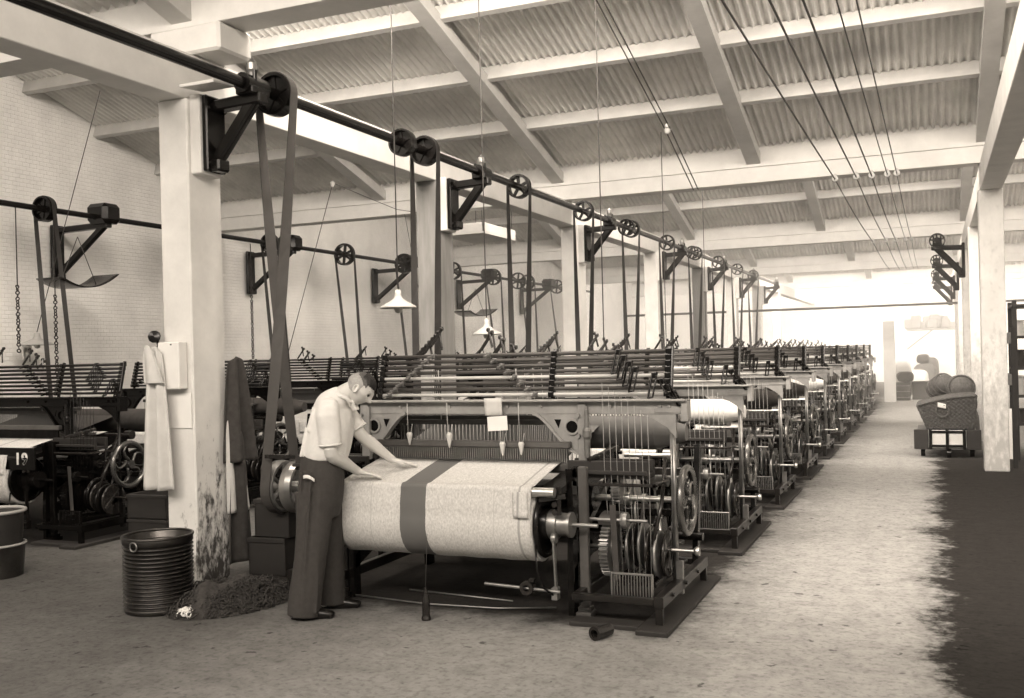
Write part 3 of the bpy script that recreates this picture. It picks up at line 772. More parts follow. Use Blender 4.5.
# ------------------------------------------------------------------ line shafts, hangers, belts
def pulley(name, c, r, w, m, parent, spokes=5, solid=False, n=28):
    q = MB(); c = V(c)
    q.lathe(c - V((0, w / 2, 0)), (0, 1, 0), [(0, r * .86), (0, r), (w / 2, r * 1.02), (w, r), (w, r * .86), (0, r * .86)], n)
    q.lathe(c - V((0, w * .6, 0)), (0, 1, 0), [(0, 0), (0, r * .28), (w * 1.2, r * .28), (w * 1.2, 0)], 12)
    if solid: q.lathe(c - V((0, w * .1, 0)), (0, 1, 0), [(0, 0), (0, r * .9), (w * .2, r * .9), (w * .2, 0)], n)
    for k in range(spokes):
        a = 2 * pi * k / spokes + .4; d = V((cos(a), 0, sin(a)))
        q.bar(c + d * r * .2, c + d * r * .92, r * .2, w * .4, up=(0, 1, 0))
    return q.build(name, m, parent)
SX, SZ = -4.7, 3.78
ls = empty('line_shaft', (SX, 6, SZ), 'main overhead line shaft running past the white posts above the aisle looms', 'line shaft')
q = MB(); q.cyl((SX, -2.5, SZ), (SX, 33, SZ), .042, 14); q.build('shaft', M['dark_iron'], ls)
PR = []
for k in range(10):
    y = 6.42 + PITCH * k
    r = .165 if k == 0 else .145
    pulley('pulley', (SX, y, SZ), r, .11, M['dark_iron'], ls, 5, k < 2); PR.append((y, r))
for y in (8.42, 16.0, 20.9): pulley('pulley', (SX, y, SZ), .13 if y < 9 else .14, .1, M['dark_iron'], ls, 5, y < 9)
WX, WZ = -11.0, 3.82
lw = empty('line_shaft', (WX, 6, WZ), 'overhead line shaft carried on brackets along the left whitewashed wall', 'line shaft')
q = MB(); q.cyl((WX, -2.5, WZ), (WX, 33, WZ), .04, 14); q.build('shaft', M['dark_iron'], lw)
WP = []
for k in range(10):
    y = 7.35 + PITCH * k; r = .17 if k < 4 else .22
    pulley('pulley', (WX, y, WZ), r, .12, M['dark_iron'], lw, 6, k < 2); WP.append((y, r))
for y in (20.6, 21.4, 26.3): pulley('pulley', (WX, y, WZ), .24 if y > 21 else .13, .1, M['dark_iron'], lw, 6, y < 21)

def hanger(xf, xs, y, z, label, group, post, cover=False, zb=None):
    """bracket bolted to a face at x=xf carrying a bearing at x=xs"""
    s = 1 if xs > xf else -1; zb = zb or z - .62
    h = empty('shaft_bracket', (xf, y, zb), label, 'shaft bracket', group)
    q = MB()
    x1 = xf + s * .1 if post else xf + s * .05
    q.box(min(x1, x1 + s * .05), max(x1, x1 + s * .05), y - .11, y + .11, zb, z - .04, .01)
    for dz in (.06, z - zb - .14): 
        for dy in (-.08, .08): q.cyl((x1, y + dy, zb + dz), (x1 + s * .075, y + dy, zb + dz), .022, 6)
    q.box(min(x1, x1 + s * .12), max(x1, x1 + s * .12), y - .07, y + .07, zb - .0, zb + .1, .015)
    q.build('back_plate', M['dark_iron'], h)
    if post:
        q = MB(); q.box(min(xf + s * .002, x1 - s * .001), max(xf + s * .002, x1 - s * .001), y - .13, y + .13, zb - .02, z - .03, .008); q.build('packing_block', M['white_timber'], h)
    q = MB(); q.bar((x1, y, z - .12), (xs + s * .1, y, z - .1), .11, .085, ch=.012); q.build('arm', M['dark_iron'], h)
    q = MB(); q.bar((x1 + s * .03, y, zb + .06), (xs + s * .02, y, z - .1), .085, .09, ch=.014); q.bar((x1 + s * .03, y, zb + .06), (xs + s * .02, y, z - .1), .03, .11, ch=.01); q.build('strut', M['dark_iron'], h)
    q = MB(); q.box(xs - .08, xs + .08, y - .11, y + .11, z - .08, z - .02, .01); q.lathe((xs, y - .13, z), (0, 1, 0), [(0, .043), (0, .075), (.26, .075), (.26, .043)], 16)
    q.cyl((xs - .06, y - .05, z), (xs - .06, y - .05, z + .1), .015, 6); q.cyl((xs + .06, y - .05, z), (xs + .06, y - .05, z + .1), .015, 6)
    be = q.build('bearing', M['dark_iron'], h)
    if post:
        q = MB(); q.lathe((xs, y, z + .07), (0, 0, 1), [(0, 0), (0, .03), (.03, .035), (.05, .045), (.1, .045), (.12, .025), (.14, .01), (.14, 0)], 14); q.build('oil_cup', M['dull_steel'], be)
    if cover:
        q = MB(); q.box(xs - .2, xs + .19, y - .17, y + .17, z - .09, z + .2, .06); q.build('bearing_cover', M['dark_iron'], be)
    return h
nm = ['nearest white post', 'second post of the row', 'third post of the row', 'fourth post of the row', 'fifth post of the row', 'sixth post of the row', 'seventh post of the row', 'eighth post of the row']
for y, n_ in zip(COLY[:7], nm):
    hanger(-5.2, SX, y + .17, SZ, 'black iron shaft bracket with slanting strut on the ' + n_, 'brackets on the posts', True)
    if n_ == nm[0]:
        q = MB(); q.obox(V((-4.98, y + .0, SZ - .0)), V((1, 0, 0)), V((0, 1, .1)).normalized(), V((0, -.1, 1)).normalized(), .16, .13, .012, .003)
        o = q.build('board', M['white_timber'])
        tag(o, 'small white board lying on the nearest shaft bracket', 'board')
for k, y in enumerate((10.85, 15.35, 19.9, 24.3, 28.8)):
    hanger(XW, WX, y, WZ, 'iron shaft bracket on the left wall, ' + ['above the curved tray', 'second from the front, above the crossed belt', 'third from the front, behind a pale lamp shade', 'fourth from the front, beside a big spoked pulley', 'fifth and farthest seen'][k], 'brackets on the left wall', False, True, WZ - .85)
for k, y in enumerate((19.05, 23.55, 28.05, 32.5)):
    h = hanger(.57, .08, y, 3.5, 'iron bracket with drum on the right-hand posts, ' + ['nearest and topmost', 'second from the top', 'third from the top', 'lowest and farthest'][k], 'brackets on the right posts', False, False, 2.85)
    pulley('drum', (.08, y - .22, 3.5), .13, .16, M['dark_iron'], h, 5)

def belt(x0, y0, z0, rt_, x1, y1, z1, rb, w, th, cross, label, group, m):
    """quarter-turn belt from a pulley on a Y shaft down to a pulley on an X shaft"""
    pts = []      # (position, width direction)
    X, Y = V((1, 0, 0)), V((0, 1, 0))
    rt_ += .006; rb += .006
    n = 14
    for k in range(n + 1):           # over the top, left to right
        a = pi - pi * k / n
        pts.append((V((x0 + rt_ * cos(a), y0, z0 + rt_ * sin(a))), Y))
    sgn = -1 if cross else 1
    m1 = V((x0 + rt_, y0, z0)); b1 = V((x1, y1 + sgn * rb, z1))
    off = V((.02, 0, 0)) if cross else V((0, 0, 0))
    for k in range(1, 16):
        t = k / 16; s = sin(pi * t)
        wd = (Y * (1 - t) + X * t * (1 if not cross else 1)).normalized()
        pts.append((m1.lerp(b1, t) + off * s, wd))
    for k in range(n + 1):
        a = pi * k / n
        pts.append((V((x1, y1 + sgn * rb * cos(a), z1 - rb * sin(a))), X))
    b2 = V((x1, y1 - sgn * rb, z1)); m2 = V((x0 - rt_, y0, z0))
    for k in range(1, 16):
        t = k / 16; s = sin(pi * t)
        wd = (X * (1 - t) + Y * t).normalized()
        pts.append((b2.lerp(m2, t) - off * s, wd))
    q = MB(); N = len(pts); vs = []
    for i in range(N):
        d = (pts[(i + 1) % N][0] - pts[i - 1][0]).normalized(); wd = pts[i][1]; wd = (wd - d * wd.dot(d)).normalized(); nn = d.cross(wd)
        p = pts[i][0]
        for sw, sn in ((-1, -1), (1, -1), (1, 1), (-1, 1)): vs.append(p + wd * (sw * w / 2) + nn * (sn * th / 2))
    fs = []
    for i in range(N):
        j = (i + 1) % N
        for k in range(4): fs.append((i * 4 + k, i * 4 + (k + 1) % 4, j * 4 + (k + 1) % 4, j * 4 + k))
    q.add(vs, fs)
    o = q.build('drive_belt', m)
    return tag(o, label, 'belt', group)
where = ['to the nearest loom, crossed strands left of the man', 'to the loom directly behind the nearest one', 'to the third aisle loom', 'to the fourth aisle loom', 'to the fifth aisle loom', 'to the sixth aisle loom', 'to the seventh aisle loom', 'to the eighth aisle loom', 'to the ninth aisle loom', 'to the last aisle loom']
for k in range(10):
    y, r = PR[k]
    belt(SX, y, SZ, r, -4.765, 6.45 + PITCH * k, .71, .205, .085 if k == 0 else .07, .008, k == 0,
         'leather belt from the overhead shaft ' + where[k], 'belts from the main shaft', M['belt_pale'] if k == 0 else M['belt'])
for k in range(10):
    y, r = WP[k]
    belt(WX, y, WZ, r, -10.855, 7.5 + PITCH * k, .71, .205, .06, .008, False,
         'thin drive belt from the wall line shaft ' + ['to loom number 19', 'to the second wall loom', 'to the third wall loom', 'to the fourth wall loom', 'to the fifth wall loom', 'to the sixth wall loom', 'to the seventh wall loom', 'to the eighth wall loom', 'to the ninth wall loom', 'to the last wall loom'][k], 'belts from the wall shaft', M['belt'])

# ------------------------------------------------------------------ hanging things
def lamp(p, ztop, r, label, tilt=0, flap=False, xtop=None, ytop=None):
    R = empty('pendant_lamp', p, label, 'lamp', 'pendant lamps'); x, y, z = p
    q = MB(); q.lathe((x, y, z), (0, 0, 1), [(0, r), (.015, r * .97), (.06, r * .5), (.09, r * .24), (.12, r * .18), (.17, r * .16), (.17, 0)], 28, False); o = q.build('lamp_shade', M['enamel'], R)
    md = o.modifiers.new('thickness', 'SOLIDIFY'); md.thickness = .004
    q = MB(); q.lathe((x, y, z - .05), (0, 0, 1), [(0, 0), (.01, .03), (.05, .045), (.09, .04), (.14, .02), (.16, .02)], 14, False); q.build('bulb', M['enamel'], R)
    q = MB(); q.tube([(x, y, z + .18), (x if xtop is None else xtop, y if ytop is None else ytop, ztop)], .006, 5); q.build('cord', M['cord'], R)
    if flap:
        q = MB(); q.grid(lambda a, b: (x - .2 - .1 * sin(a * pi), y - .06 + .14 * a, z + .04 - .25 * b), 8, 4); o = q.build('paper_flap', M['paper'], R)
        md = o.modifiers.new('thickness', 'SOLIDIFY'); md.thickness = .003
lamp((-11.55, 10.12, 2.0), 5.3, .24, 'pale enamel lamp with bent paper flap, low by the wall shaft bracket', flap=True, xtop=-10, ytop=9.85)
lamp((-4.58, 8.05, 2.16), 6.5, .17, 'wider enamel lamp with bulb hanging just left of the second white post')
lamp((-4.39, 9.6, 1.92), 6.05, .157, 'smaller enamel lamp hanging low right of the second post above the rails')
def cordobj(pts, label, r=.006, m='cord', name='cord', cat='cord', group=None):
    q = MB(); q.tube(pts, r, 5); return tag(q.build(name, M[m]), label, cat, group)
for p, zt, wq in (((-2.99, 9.3, 1.76), 6.14, 'thin cord hanging from the roof above the second aisle loom'), ((-3.5, 13.76, 1.7), 4.8, 'thin cord hanging from the pair of roof wires by the white knob'), ((-3.6, 16.9, 1.7), 6.6, 'thin cord hanging farther back above the fifth aisle loom')):
    cordobj([p, (p[0], p[1], zt)], wq, .006, 'cord', 'ceiling_wire', 'wire')
cordobj([(-8.5, 13.0, 4.42), (-8.5, 11.72, 1.75)], 'slack cord slanting from the left rafter down to the wall looms')
cordobj([(-8.5, 13.05, 4.42), (-8.1, 13.5, 4.2), (-7.9, 13.9, 4.08), (-7.7, 14.4, 4.06)], 'short looped cord hanging below the left rafter end', .005)
cordobj([(-8.0, 14.35, 4.06), (-7.65, 14.4, 2.0)], 'thin cord falling from the valley beam left of the second post', .004)
# overhead cables along the aisle with insulators
CX = [-1.22, -.94, -.74, -.54, -.42]
wn = ['first', 'second', 'third', 'fourth', 'fifth']
for i, x in enumerate(CX):
    pts = [(x, -2, 4.02)]
    for v in (14.4, 23.5, 32.5):
        y0 = pts[-1][1]
        for k in range(1, 9): pts.append((x, y0 + (v - y0) * k / 8, 4.02 - .05 * sin(pi * k / 8)))
    cordobj(pts, '%s of the five overhead cables above the aisle, counted from the looms' % wn[i], .009 if i < 3 else .006, 'cord', 'power_cable', 'cable', 'cables above the aisle')
    for v, vn in ((14.4, 'nearest aisle beam'), (23.55, 'second aisle beam')):
        q = MB(); q.lathe((x, v - .015, 4.03), (0, 1, 0), [(0, .012), (0, .04), (.02, .045), (.03, .025), (.045, .045), (.065, .04), (.065, .012)], 12); q.cyl((x, v + .02, 4.03), (x, v + .02, 4.1), .012, 6)
        tag(q.build('insulator', M['enamel']), 'porcelain insulator under the %s, holding the %s cable from the looms' % (vn, wn[i]), 'insulator', 'insulators on the ' + vn)
for i, x in enumerate((-3.2, -3.13)):
    cordobj([(x, 7.2, 6.2), (x, 10.2, 5.36), (x, 12.85, 4.6), (x, 14.4, 4.05)], 'thin roof wire sloping to the beam, %s of the pair' % ('one nearer the posts' if i == 0 else 'one nearer the aisle'), .008, 'cord', 'roof_wire', 'wire', 'pair of roof wires')
q = MB(); q.lathe((-3.17, 12.8, 4.56), (0, 0, 1), [(0, 0), (0, .035), (.06, .045), (.08, .03), (.12, .03), (.12, 0)], 12); tag(q.build('wire_knob', M['enamel']), 'white porcelain knob holding the pair of roof wires', 'insulator')
q = MB(); q.lathe((-8.5, 13.0, 4.36), (0, 0, 1), [(0, 0), (0, .03), (.06, .04), (.08, .03), (.1, 0)], 12); tag(q.build('wire_knob', M['enamel']), 'porcelain knob under the left rafter with cords hanging from it', 'insulator')
# curved trays hung under the wall shaft
for (y, z, L, lab) in ((10.36, 2.78, .5, 'curved sheet iron tray hung under the nearest wall bracket'), (23.4, 2.72, .85, 'curved sheet iron tray hung under the fourth wall bracket')):
    R = empty('drip_tray', (-11, y, z), lab, 'tray', 'trays under the wall shaft')
    q = MB(); q.grid(lambda a, b, y=y, z=z, L=L: (-11.25 + .5 * b, y - L + 2 * L * a, z + .16 * (2 * a - 1) ** 2 + .1 * (a - .5)), 20, 6); o = q.build('pan', M['mid_iron'], R)
    md = o.modifiers.new('thickness', 'SOLIDIFY'); md.thickness = .012
    q = MB()
    for s in (-1, 1): q.tube([(-11, y + s * L * .6, z + .1), (-11, y, z + .72)], .006, 5)
    q.build('hanging_wire', M['cord'], R)
# wooden trough in the roof behind the second post
R = empty('plank_trough', (-7.2, 15.3, 3.8), 'shallow white plank trough hung below the roof behind the second post', 'trough')
q = MB(); q.box(-7.6, -6.8, 14.85, 16.2, 3.72, 3.75); q.box(-7.6, -7.57, 14.85, 16.2, 3.75, 3.9); q.box(-6.83, -6.8, 14.85, 16.2, 3.75, 3.9); q.box(-7.6, -6.8, 14.85, 14.88, 3.75, 3.9); q.box(-7.6, -6.8, 16.17, 16.2, 3.75, 3.9); q.build('trough', M['white_timber'], R)
q = MB()
for x in (-7.55, -6.85):
    for y in (14.9, 16.15): q.tube([(x, y, 3.9), (x, y, 4.9 if y > 15 else 4.2)], .006, 5)
q.build('hanging_wire', M['cord'], R)
# tangled pull chains by the wall
for (x, y, z0, z1, lab) in ((-11.0, 9.35, 2.75, 1.85, 'fluffy chain hanging beside the nearest wall belt'), (-11.0, 9.95, 2.65, 1.5, 'longer fluffy chain hanging right of the nearest wall belt'), (-11.1, 14.3, 3.4, 1.7, 'thin knotted chain hanging beside the second wall bracket')):
    q = MB(); n = int((z0 - z1) / .04)
    for k in range(n):
        z = z0 - .04 * k; a = k * 1.3
        q.torus((x, y, z), (cos(a), sin(a), .2), .022, .009, 8, 5)
    q.tube([(x, y, z0), (x, y, 3.78)], .008, 5)
    tag(q.build('pull_chain', M['fleece']), lab, 'chain', 'chains by the wall shaft')

# ------------------------------------------------------------------ things round the nearest post
yP = 5.96
q = MB(); q.box(-5.44, -5.235, yP - .1, yP - .004, 1.5, 1.86, .008); R = tag(q.build('notice_box', M['white_paint']), 'white box notice board on the nearest post, the upper one', 'notice board')
q = MB(); q.box(-5.425, -5.205, yP - .012, yP - .003, 1.2, 1.47, .002)
tag(q.build('paper_notice', M['paper']), 'blank white paper notice pinned on the nearest post below the box', 'paper')
q = MB(); q.tube([(-5.52, yP - .03, 1.83), (-5.3, yP - .1, 1.84)], .006, 6); q.lathe((-5.5, yP - .05, 1.9), (.5, -1, .2), [(0, 0), (.0, .03), (.03, .05), (.05, .045), (.06, 0)], 10); q.tube([(-5.5, yP - .02, 1.84), (-5.5, yP - .04, 1.9)], .012, 6)
tag(q.build('coat_hook', M['dark_iron']), 'dark coat hook on the left edge of the nearest post', 'hook')
def drape(x0, x1, y, z0, z1, folds, depth, flare, name, m, label, cat, axis='x', seed=0, lean=0.):
    q = MB(); rnd = random.Random(seed); ph = [rnd.random() * 6 for _ in range(4)]
    def fn(a, b):
        s = a - .5; wv = (.35 + .65 * b)
        d = depth * wv * (sin(folds * 2 * pi * a + ph[0]) + .5 * sin(folds * 4.3 * a + ph[1] + b))
        wdt = (x1 - x0) * (.45 + flare * b ** .7); c = (x0 + x1) / 2 + lean * b
        z = z0 + (z1 - z0) * b - .06 * (abs(s) * 2) ** 2 * (1 - b)
        return (c + wdt * s, y + d, z) if axis == 'x' else (y + d, c + wdt * s, z)
    q.grid(fn, 36, 30); o = q.build(name, M[m]); md = o.modifiers.new('thickness', 'SOLIDIFY'); md.thickness = .012; md.offset = 0
    return tag(o, label, cat)
drape(-5.58, -5.3, yP - .13, 1.83, .74, 2.2, .028, .55, 'dust_coat', 'cotton', 'pale cotton dust coat hanging at the left of the nearest post', 'coat', seed=3, lean=-.01)
drape(-5.57, -5.37, yP - .17, 1.84, 1.55, 1.2, .02, .55, 'towel', 'cotton', 'short pale towel hung over the dust coat on the hook', 'towel', seed=8, lean=.04)
drape(6.2, 6.6, -5.13, 1.74, .9, 2.1, .03, .55, 'work_coat', 'cotton_dark', 'dark grey work coat hanging on the right face of the nearest post', 'coat', axis='y', seed=5, lean=.05)
drape(6.24, 6.56, -5.14, 1.15, .1, 1.3, .022, .5, 'sacking', 'cotton_dark', 'dark rough sacking hanging lowest on the right face of the nearest post', 'sacking', axis='y', seed=12, lean=.03)
drape(6.22, 6.48, -5.155, 1.3, .5, 1.6, .015, .55, 'long_apron', 'cotton', 'pale apron hanging between the dark coat and the sacking on the post', 'apron', axis='y', seed=2, lean=.06)
# corrugated bin
bx, by = -4.985, 5.33
R = empty('corrugated_bin', (bx, by, 0), 'black corrugated iron bin standing in front of the nearest post', 'bin')
prof = [(0, 0), (0, .225)]
for k in range(16 * 6 + 1): prof.append((.03 + .44 * k / 96, .226 + .010 * cos(2 * pi * k / 6)))
prof += [(.49, .235), (.51, .238), (.515, .233), (.50, .222), (.04, .214), (.03, 0)]
q = MB(); q.lathe((bx, by, 0), (0, 0, 1), prof, 56, False)
q.build('shell', M['tin'], R)
q = MB(); q.torus((bx, by, .512), (0, 0, 1), .233, .01, 48, 6); q.build('rim', M['tin'], R)
q = MB(); q.torus((bx + .01, by - .24, .47), (0, 1, 0), .03, .006, 14, 5); q.build('ring_handle', M['dull_steel'], R)
# heap of wool waste: thousands of tufts, one heap
q = MB(); rnd = random.Random(4)
def heap(a, b):
    x = -5.0 + 1.0 * a; y = 5.15 + 1.1 * b
    return x, y
vsn = 0
def mound(a, b):
    rr = b; an = 2 * pi * a; x = -4.58 + .34 * rr * cos(an); y = 5.6 + .48 * rr * sin(an); x += .22 * (5.62 - y) * -.6
    return (x, y, .004 + .18 * max(0, 1 - rr ** 2) * (.8 + .35 * sin(x * 17) * sin(y * 13)) + .012 * sin(x * 90) * sin(y * 80) * (1 - rr))
q.grid(mound, 60, 24)
for k in range(1700):
    t = rnd.random() ** .8; ang = rnd.random() * 2 * pi; rr = sqrt(rnd.random())
    cx_, cy_ = -4.58 + .33 * rr * cos(ang) + .0, 5.6 + .46 * rr * sin(ang)
    cx_ += .22 * (5.62 - cy_) * -.6
    hgt = .22 * max(0, 1 - rr ** 2) * (.7 + .3 * sin(cx_ * 14))
    z = .012 + hgt * rnd.random() ** .4
    rad = .010 + .016 * rnd.random(); ax = V((rnd.uniform(-1, 1), rnd.uniform(-1, 1), rnd.uniform(-1, 1))).normalized()
    u = ax.orthogonal(); w_ = ax.cross(u); pts = []
    for j in range(9):
        a = j * .95 + rnd.random(); pts.append(V((cx_, cy_, z)) + (u * cos(a) + w_ * sin(a)) * rad * (1 + .2 * rnd.random()) + ax * (rad * .25 * (j - 4)))
    for p in pts: p.z = max(p.z, .006)
    q.tube(pts, .0028 + .003 * rnd.random(), 4)
o = q.build('wool_waste', M['fleece']); tag(o, 'heap of dark fibre waste on the floor beside the nearest post', 'wool waste', kind='stuff')
q = MB()
for k in range(60):
    p = V((-4.63 + .05 * rnd.gauss(0, 1) * .6, 5.2 + .04 * rnd.gauss(0, 1) * .6, .03 + .02 * rnd.random())); q.torus(p, (rnd.uniform(-1, 1), rnd.uniform(-1, 1), rnd.uniform(-1, 1)), .018, .007, 7, 4)
tag(q.build('cotton_tuft', M['yarn_white']), 'small white tuft of cotton between bin and dark heap', 'cotton tuft')
# weft boxes
def wbox(cx_, cy_, z, w_, d, h, rot, label, grp, name='weft_box'):
    q = MB(); c, s_ = cos(rot), sin(rot); ax, ay = V((c, s_, 0)), V((-s_, c, 0)); az = V((0, 0, 1)); o0 = V((cx_, cy_, z))
    q.obox(o0 + az * .01, ax, ay, az, w_ / 2, d / 2, .01)
    for sg in (-1, 1):
        q.obox(o0 + ax * (sg * (w_ / 2 - .01)) + az * h / 2, ax, ay, az, .01, d / 2, h / 2)
        q.obox(o0 + ay * (sg * (d / 2 - .01)) + az * h / 2, ax, ay, az, w_ / 2, .01, h / 2)
        q.obox(o0 + ay * (sg * (d / 2 + .004)) + az * h * .93, ax, ay, az, w_ / 2 + .004, .006, h * .06)
    return tag(q.build(name, M['wood_dark']), label, 'box', grp)
wbox(-6.9, 7.42, 0, .46, .38, .225, .06, 'lower dark wooden box behind the corrugated bin', 'boxes by the bin')
wbox(-6.9, 7.42, .227, .46, .38, .235, .06, 'upper dark wooden box under the hanging dust coat', 'boxes by the bin')
wbox(-4.9, 6.56, 0, .34, .3, .3, .05, 'lower dark wooden box on the floor behind the man', 'boxes behind the man')
wbox(-4.86, 6.58, .302, .33, .28, .3, .0, 'upper dark wooden box under the belt pulley behind the man', 'boxes behind the man')
R = empty('pale_topped_bin', (-7.0, 5.75, 0), 'dark bin with pale rims cut off at the left edge, nearer than loom 19', 'bin')
q = MB(); q.lathe((-7.08, 5.75, 0), (0, 0, 1), [(0, 0), (0, .2), (.25, .22), (.25, 0)], 24); q.build('lower_tub', M['tin'], R)
q = MB(); q.lathe((-7.08, 5.75, .25), (0, 0, 1), [(0, 0), (0, .225), (.02, .225), (.02, .2), (.27, .215), (.27, 0)], 24); q.build('upper_tub', M['wood_dark'], R)
q = MB(); q.torus((-7.08, 5.75, .53), (0, 0, 1), .225, .014, 28, 6); q.torus((-7.08, 5.75, .262), (0, 0, 1), .222, .01, 28, 6); q.build('rim', M['enamel'], R)

# ------------------------------------------------------------------ small things at the nearest loom
q = MB(); q.lathe((-3.06, 5.64, 0), (0, 0, 1), [(0, 0), (0, .03), (.012, .032), (.03, .026), (.12, .026), (.21, .008), (.215, 0)], 16)
R = empty('bobbin', (-3.06, 5.64, 0), 'dark bobbin standing on the floor before the cloth, thread rising from it', 'bobbin'); q.build('pirn', M['mid_iron'], R)
q = MB(); q.tube([(-3.06, 5.64, .21), (-3.06, 5.68, .55)], .002, 4); q.build('thread', M['cord'], R)
cordobj([(-3.95, 6.05, .012), (-3.25, 5.97, .012), (-2.72, 6.0, .014), (-2.35, 6.14, .012)], 'long bent steel rod lying on the floor under the cloth beam', .007, 'dull_steel', 'bent_rod', 'rod')
cordobj([(-3.55, 6.3, .011), (-2.7, 6.22, .011)], 'straight thin rod lying on the floor behind the bent one', .007, 'dull_steel', 'thin_rod', 'rod')
R = empty('pipe_offcut', (-1.85, 5.6, 0), 'short pipe offcut lying before the right front corner of the nearest loom', 'pipe')
q = MB(); q.lathe((-1.88, 5.55, .038), (.35, .94, 0), [(0, .02), (0, .036), (.13, .036), (.13, .02), (0, .02)], 18); q.build('pipe', M['mid_iron'], R)
q = MB(); q.lathe((-1.885, 5.535, .042), (.35, .94, 0), [(0, .025), (0, .042), (.03, .042), (.03, .025)], 18); q.build('collar', M['mid_iron'], R)
# cloth tag and card on the arch beam
q = MB(); q.grid(lambda a, b: (-2.9 + .13 * a + .006 * b, 6.268 - .004 * sin(a * 5), 1.4 - .12 * b), 6, 4); o = q.build('cloth_swatch', M['cotton']); o.modifiers.new('t', 'SOLIDIFY').thickness = .004
tag(o, 'pale cloth swatch hung over the arch beam of the nearest loom', 'cloth swatch')
q = MB(); q.obox(V((-2.8, 6.262, 1.225)), V((1, 0, .06)).normalized(), V((0, 1, 0)), V((-.06, 0, 1)).normalized(), .075, .0015, .05, .0004)
tag(q.build('paper_card', M['paper']), 'blank white card hanging under the cloth swatch', 'card')
for x, z, L, t_, lab in ((-3.49, 1.16, .09, 1.37, 'leftmost pale bobbin hanging from the arch beam'), (-3.17, 1.16, .11, 1.37, 'second pale bobbin from the left hanging from the arch beam'), (-2.76, 1.1, .1, 1.18, 'pale bobbin hanging just below the white card'), (-2.62, 1.1, .09, 1.37, 'rightmost pale bobbin hanging from a forked cord')):
    R = empty('hanging_bobbin', (x, 6.25, z), lab, 'bobbin', 'bobbins hanging from the arch')
    q = MB(); q.lathe((x, 6.25, z - L), (0, 0, 1), [(0, .004), (.02, .01), (L * .7, .02), (L * .85, .022), (L, .016), (L, 0)], 12); q.build('pirn', M['cotton'], R)
    q = MB(); q.tube([(x - .012, 6.25, z), (x - .02, 6.262, t_)], .0022, 4); q.tube([(x + .012, 6.25, z), (x + .022, 6.255, z + .06)], .0022, 4); q.build('string', M['cord_pale'], R)

# ------------------------------------------------------------------ far right: cart, basket, bundles, shelves
R = empty('hand_truck', (.13, 16.6, 0), 'low wooden truck with pale framed end beside the right-hand post', 'truck')
q = MB(); q.box(-.28, .55, 16.15, 17.6, .34, .38); q.box(-.3, .57, 16.1, 16.16, .12, .38); q.build('deck', M['wood_mid'], R)
for x in (-.22, .5):
    q = MB(); q.box(x - .1, x + .1, 16.05, 16.1, .13, .42); q.build('end_board', M['wood_dark'], R)
q = MB(); q.box(-.12, .4, 16.07, 16.1, .15, .41); q.build('end_panel', M['paper'], R)
q = MB()
for x in (-.09, .14, .37): q.box(x - .022, x + .022, 16.035, 16.07, .13, .43)
for z in (.18, .39): q.box(-.09, .37, 16.04, 16.07, z - .018, z + .018)
q.build('iron_strap', M['dark_iron'], R)
for x, y in ((-.2, 16.3), (.48, 16.3), (-.2, 17.4), (.48, 17.4), (.16, 16.12)):
    q = MB(); q.lathe((x - .03, y, .07), (1, 0, 0), [(0, 0), (0, .07), (.06, .07), (.06, 0)], 16); q.build('wheel', M['dark_iron'], R)
q = MB()
def bask(a, b):
    x = (-.12 - .14 * b) * (1 - a) + (.5 + .05 * b) * a; z = .42 + (.36 * (1 - a) + .5 * a) * b + .03 * sin(pi * a) * b
    return (x + .008 * sin(b * 60), 16.2 + .014 * sin(a * 70) * cos(b * 50) - .1 * b, z)
R = empty('wicker_hamper', (.18, 16.7, .42), 'woven wicker hamper lying tilted on the low truck', 'hamper')
q.grid(bask, 60, 40); q.grid(lambda a, b: (lambda p: (p[0], p[1] + 1.1 * b, p[2] + .02 * sin(b * 40)))(bask(a, 1)), 40, 16)
for a in (0, 1): q.grid(lambda t, b, a=a: (lambda p: (p[0], p[1] + 1.1 * t, p[2]))(bask(a, b)), 16, 16)
o = q.build('basket', M['wicker'], R); o.modifiers.new('t', 'SOLIDIFY').thickness = .02
q = MB(); q.tube([bask(k / 30, 1) for k in range(31)], .02, 6); q.tube([bask(0, k / 12) for k in range(13)], .018, 6); q.tube([bask(1, k / 12) for k in range(13)], .018, 6); q.build('rim', M['wicker'], R)
q = MB(); q.torus((.08, 16.09, .7), (0, 1, 0), .09, .012, 20, 6); q.build('rope_handle', M['rope'], R)
q = MB(); q.grid(lambda a, b: (.02 + .11 * a, 16.075 - .01 * sin(6 * a), .83 - .07 * b - .03 * a), 5, 4); o = q.build('paper_label', M['paper'], R); o.modifiers.new('t', 'SOLIDIFY').thickness = .003
def sack(x, y, z, rx, ry, rz, m, label, grp, seed=0, name='sack', cat='sack'):
    q = MB(); rnd = random.Random(seed); p = [rnd.random() * 6 for _ in range(6)]
    def fn(a, b):
        th = 2 * pi * a; ph = pi * (b - .5); e = .55
        cx_, sx = abs(cos(th)) ** e * (1 if cos(th) > 0 else -1), abs(sin(th)) ** e * (1 if sin(th) > 0 else -1)
        cp = abs(cos(ph)) ** e; sp_ = abs(sin(ph)) ** .8 * (1 if ph > 0 else -1)
        n = 1 + .06 * sin(3 * th + p[0] + 4 * b) + .04 * sin(7 * th + p[1]) * sin(9 * b + p[2])
        return (x + rx * cp * cx_ * n, y + ry * cp * sx * n, z + rz + rz * sp_)
    q.grid(fn, 32, 20); return tag(q.build(name, M[m]), label, cat, grp)
sack(.3, 18.2, 0, .34, .4, .36, 'wicker', 'stuffed dark sack standing behind the hamper, under the banded bales', None, 1)
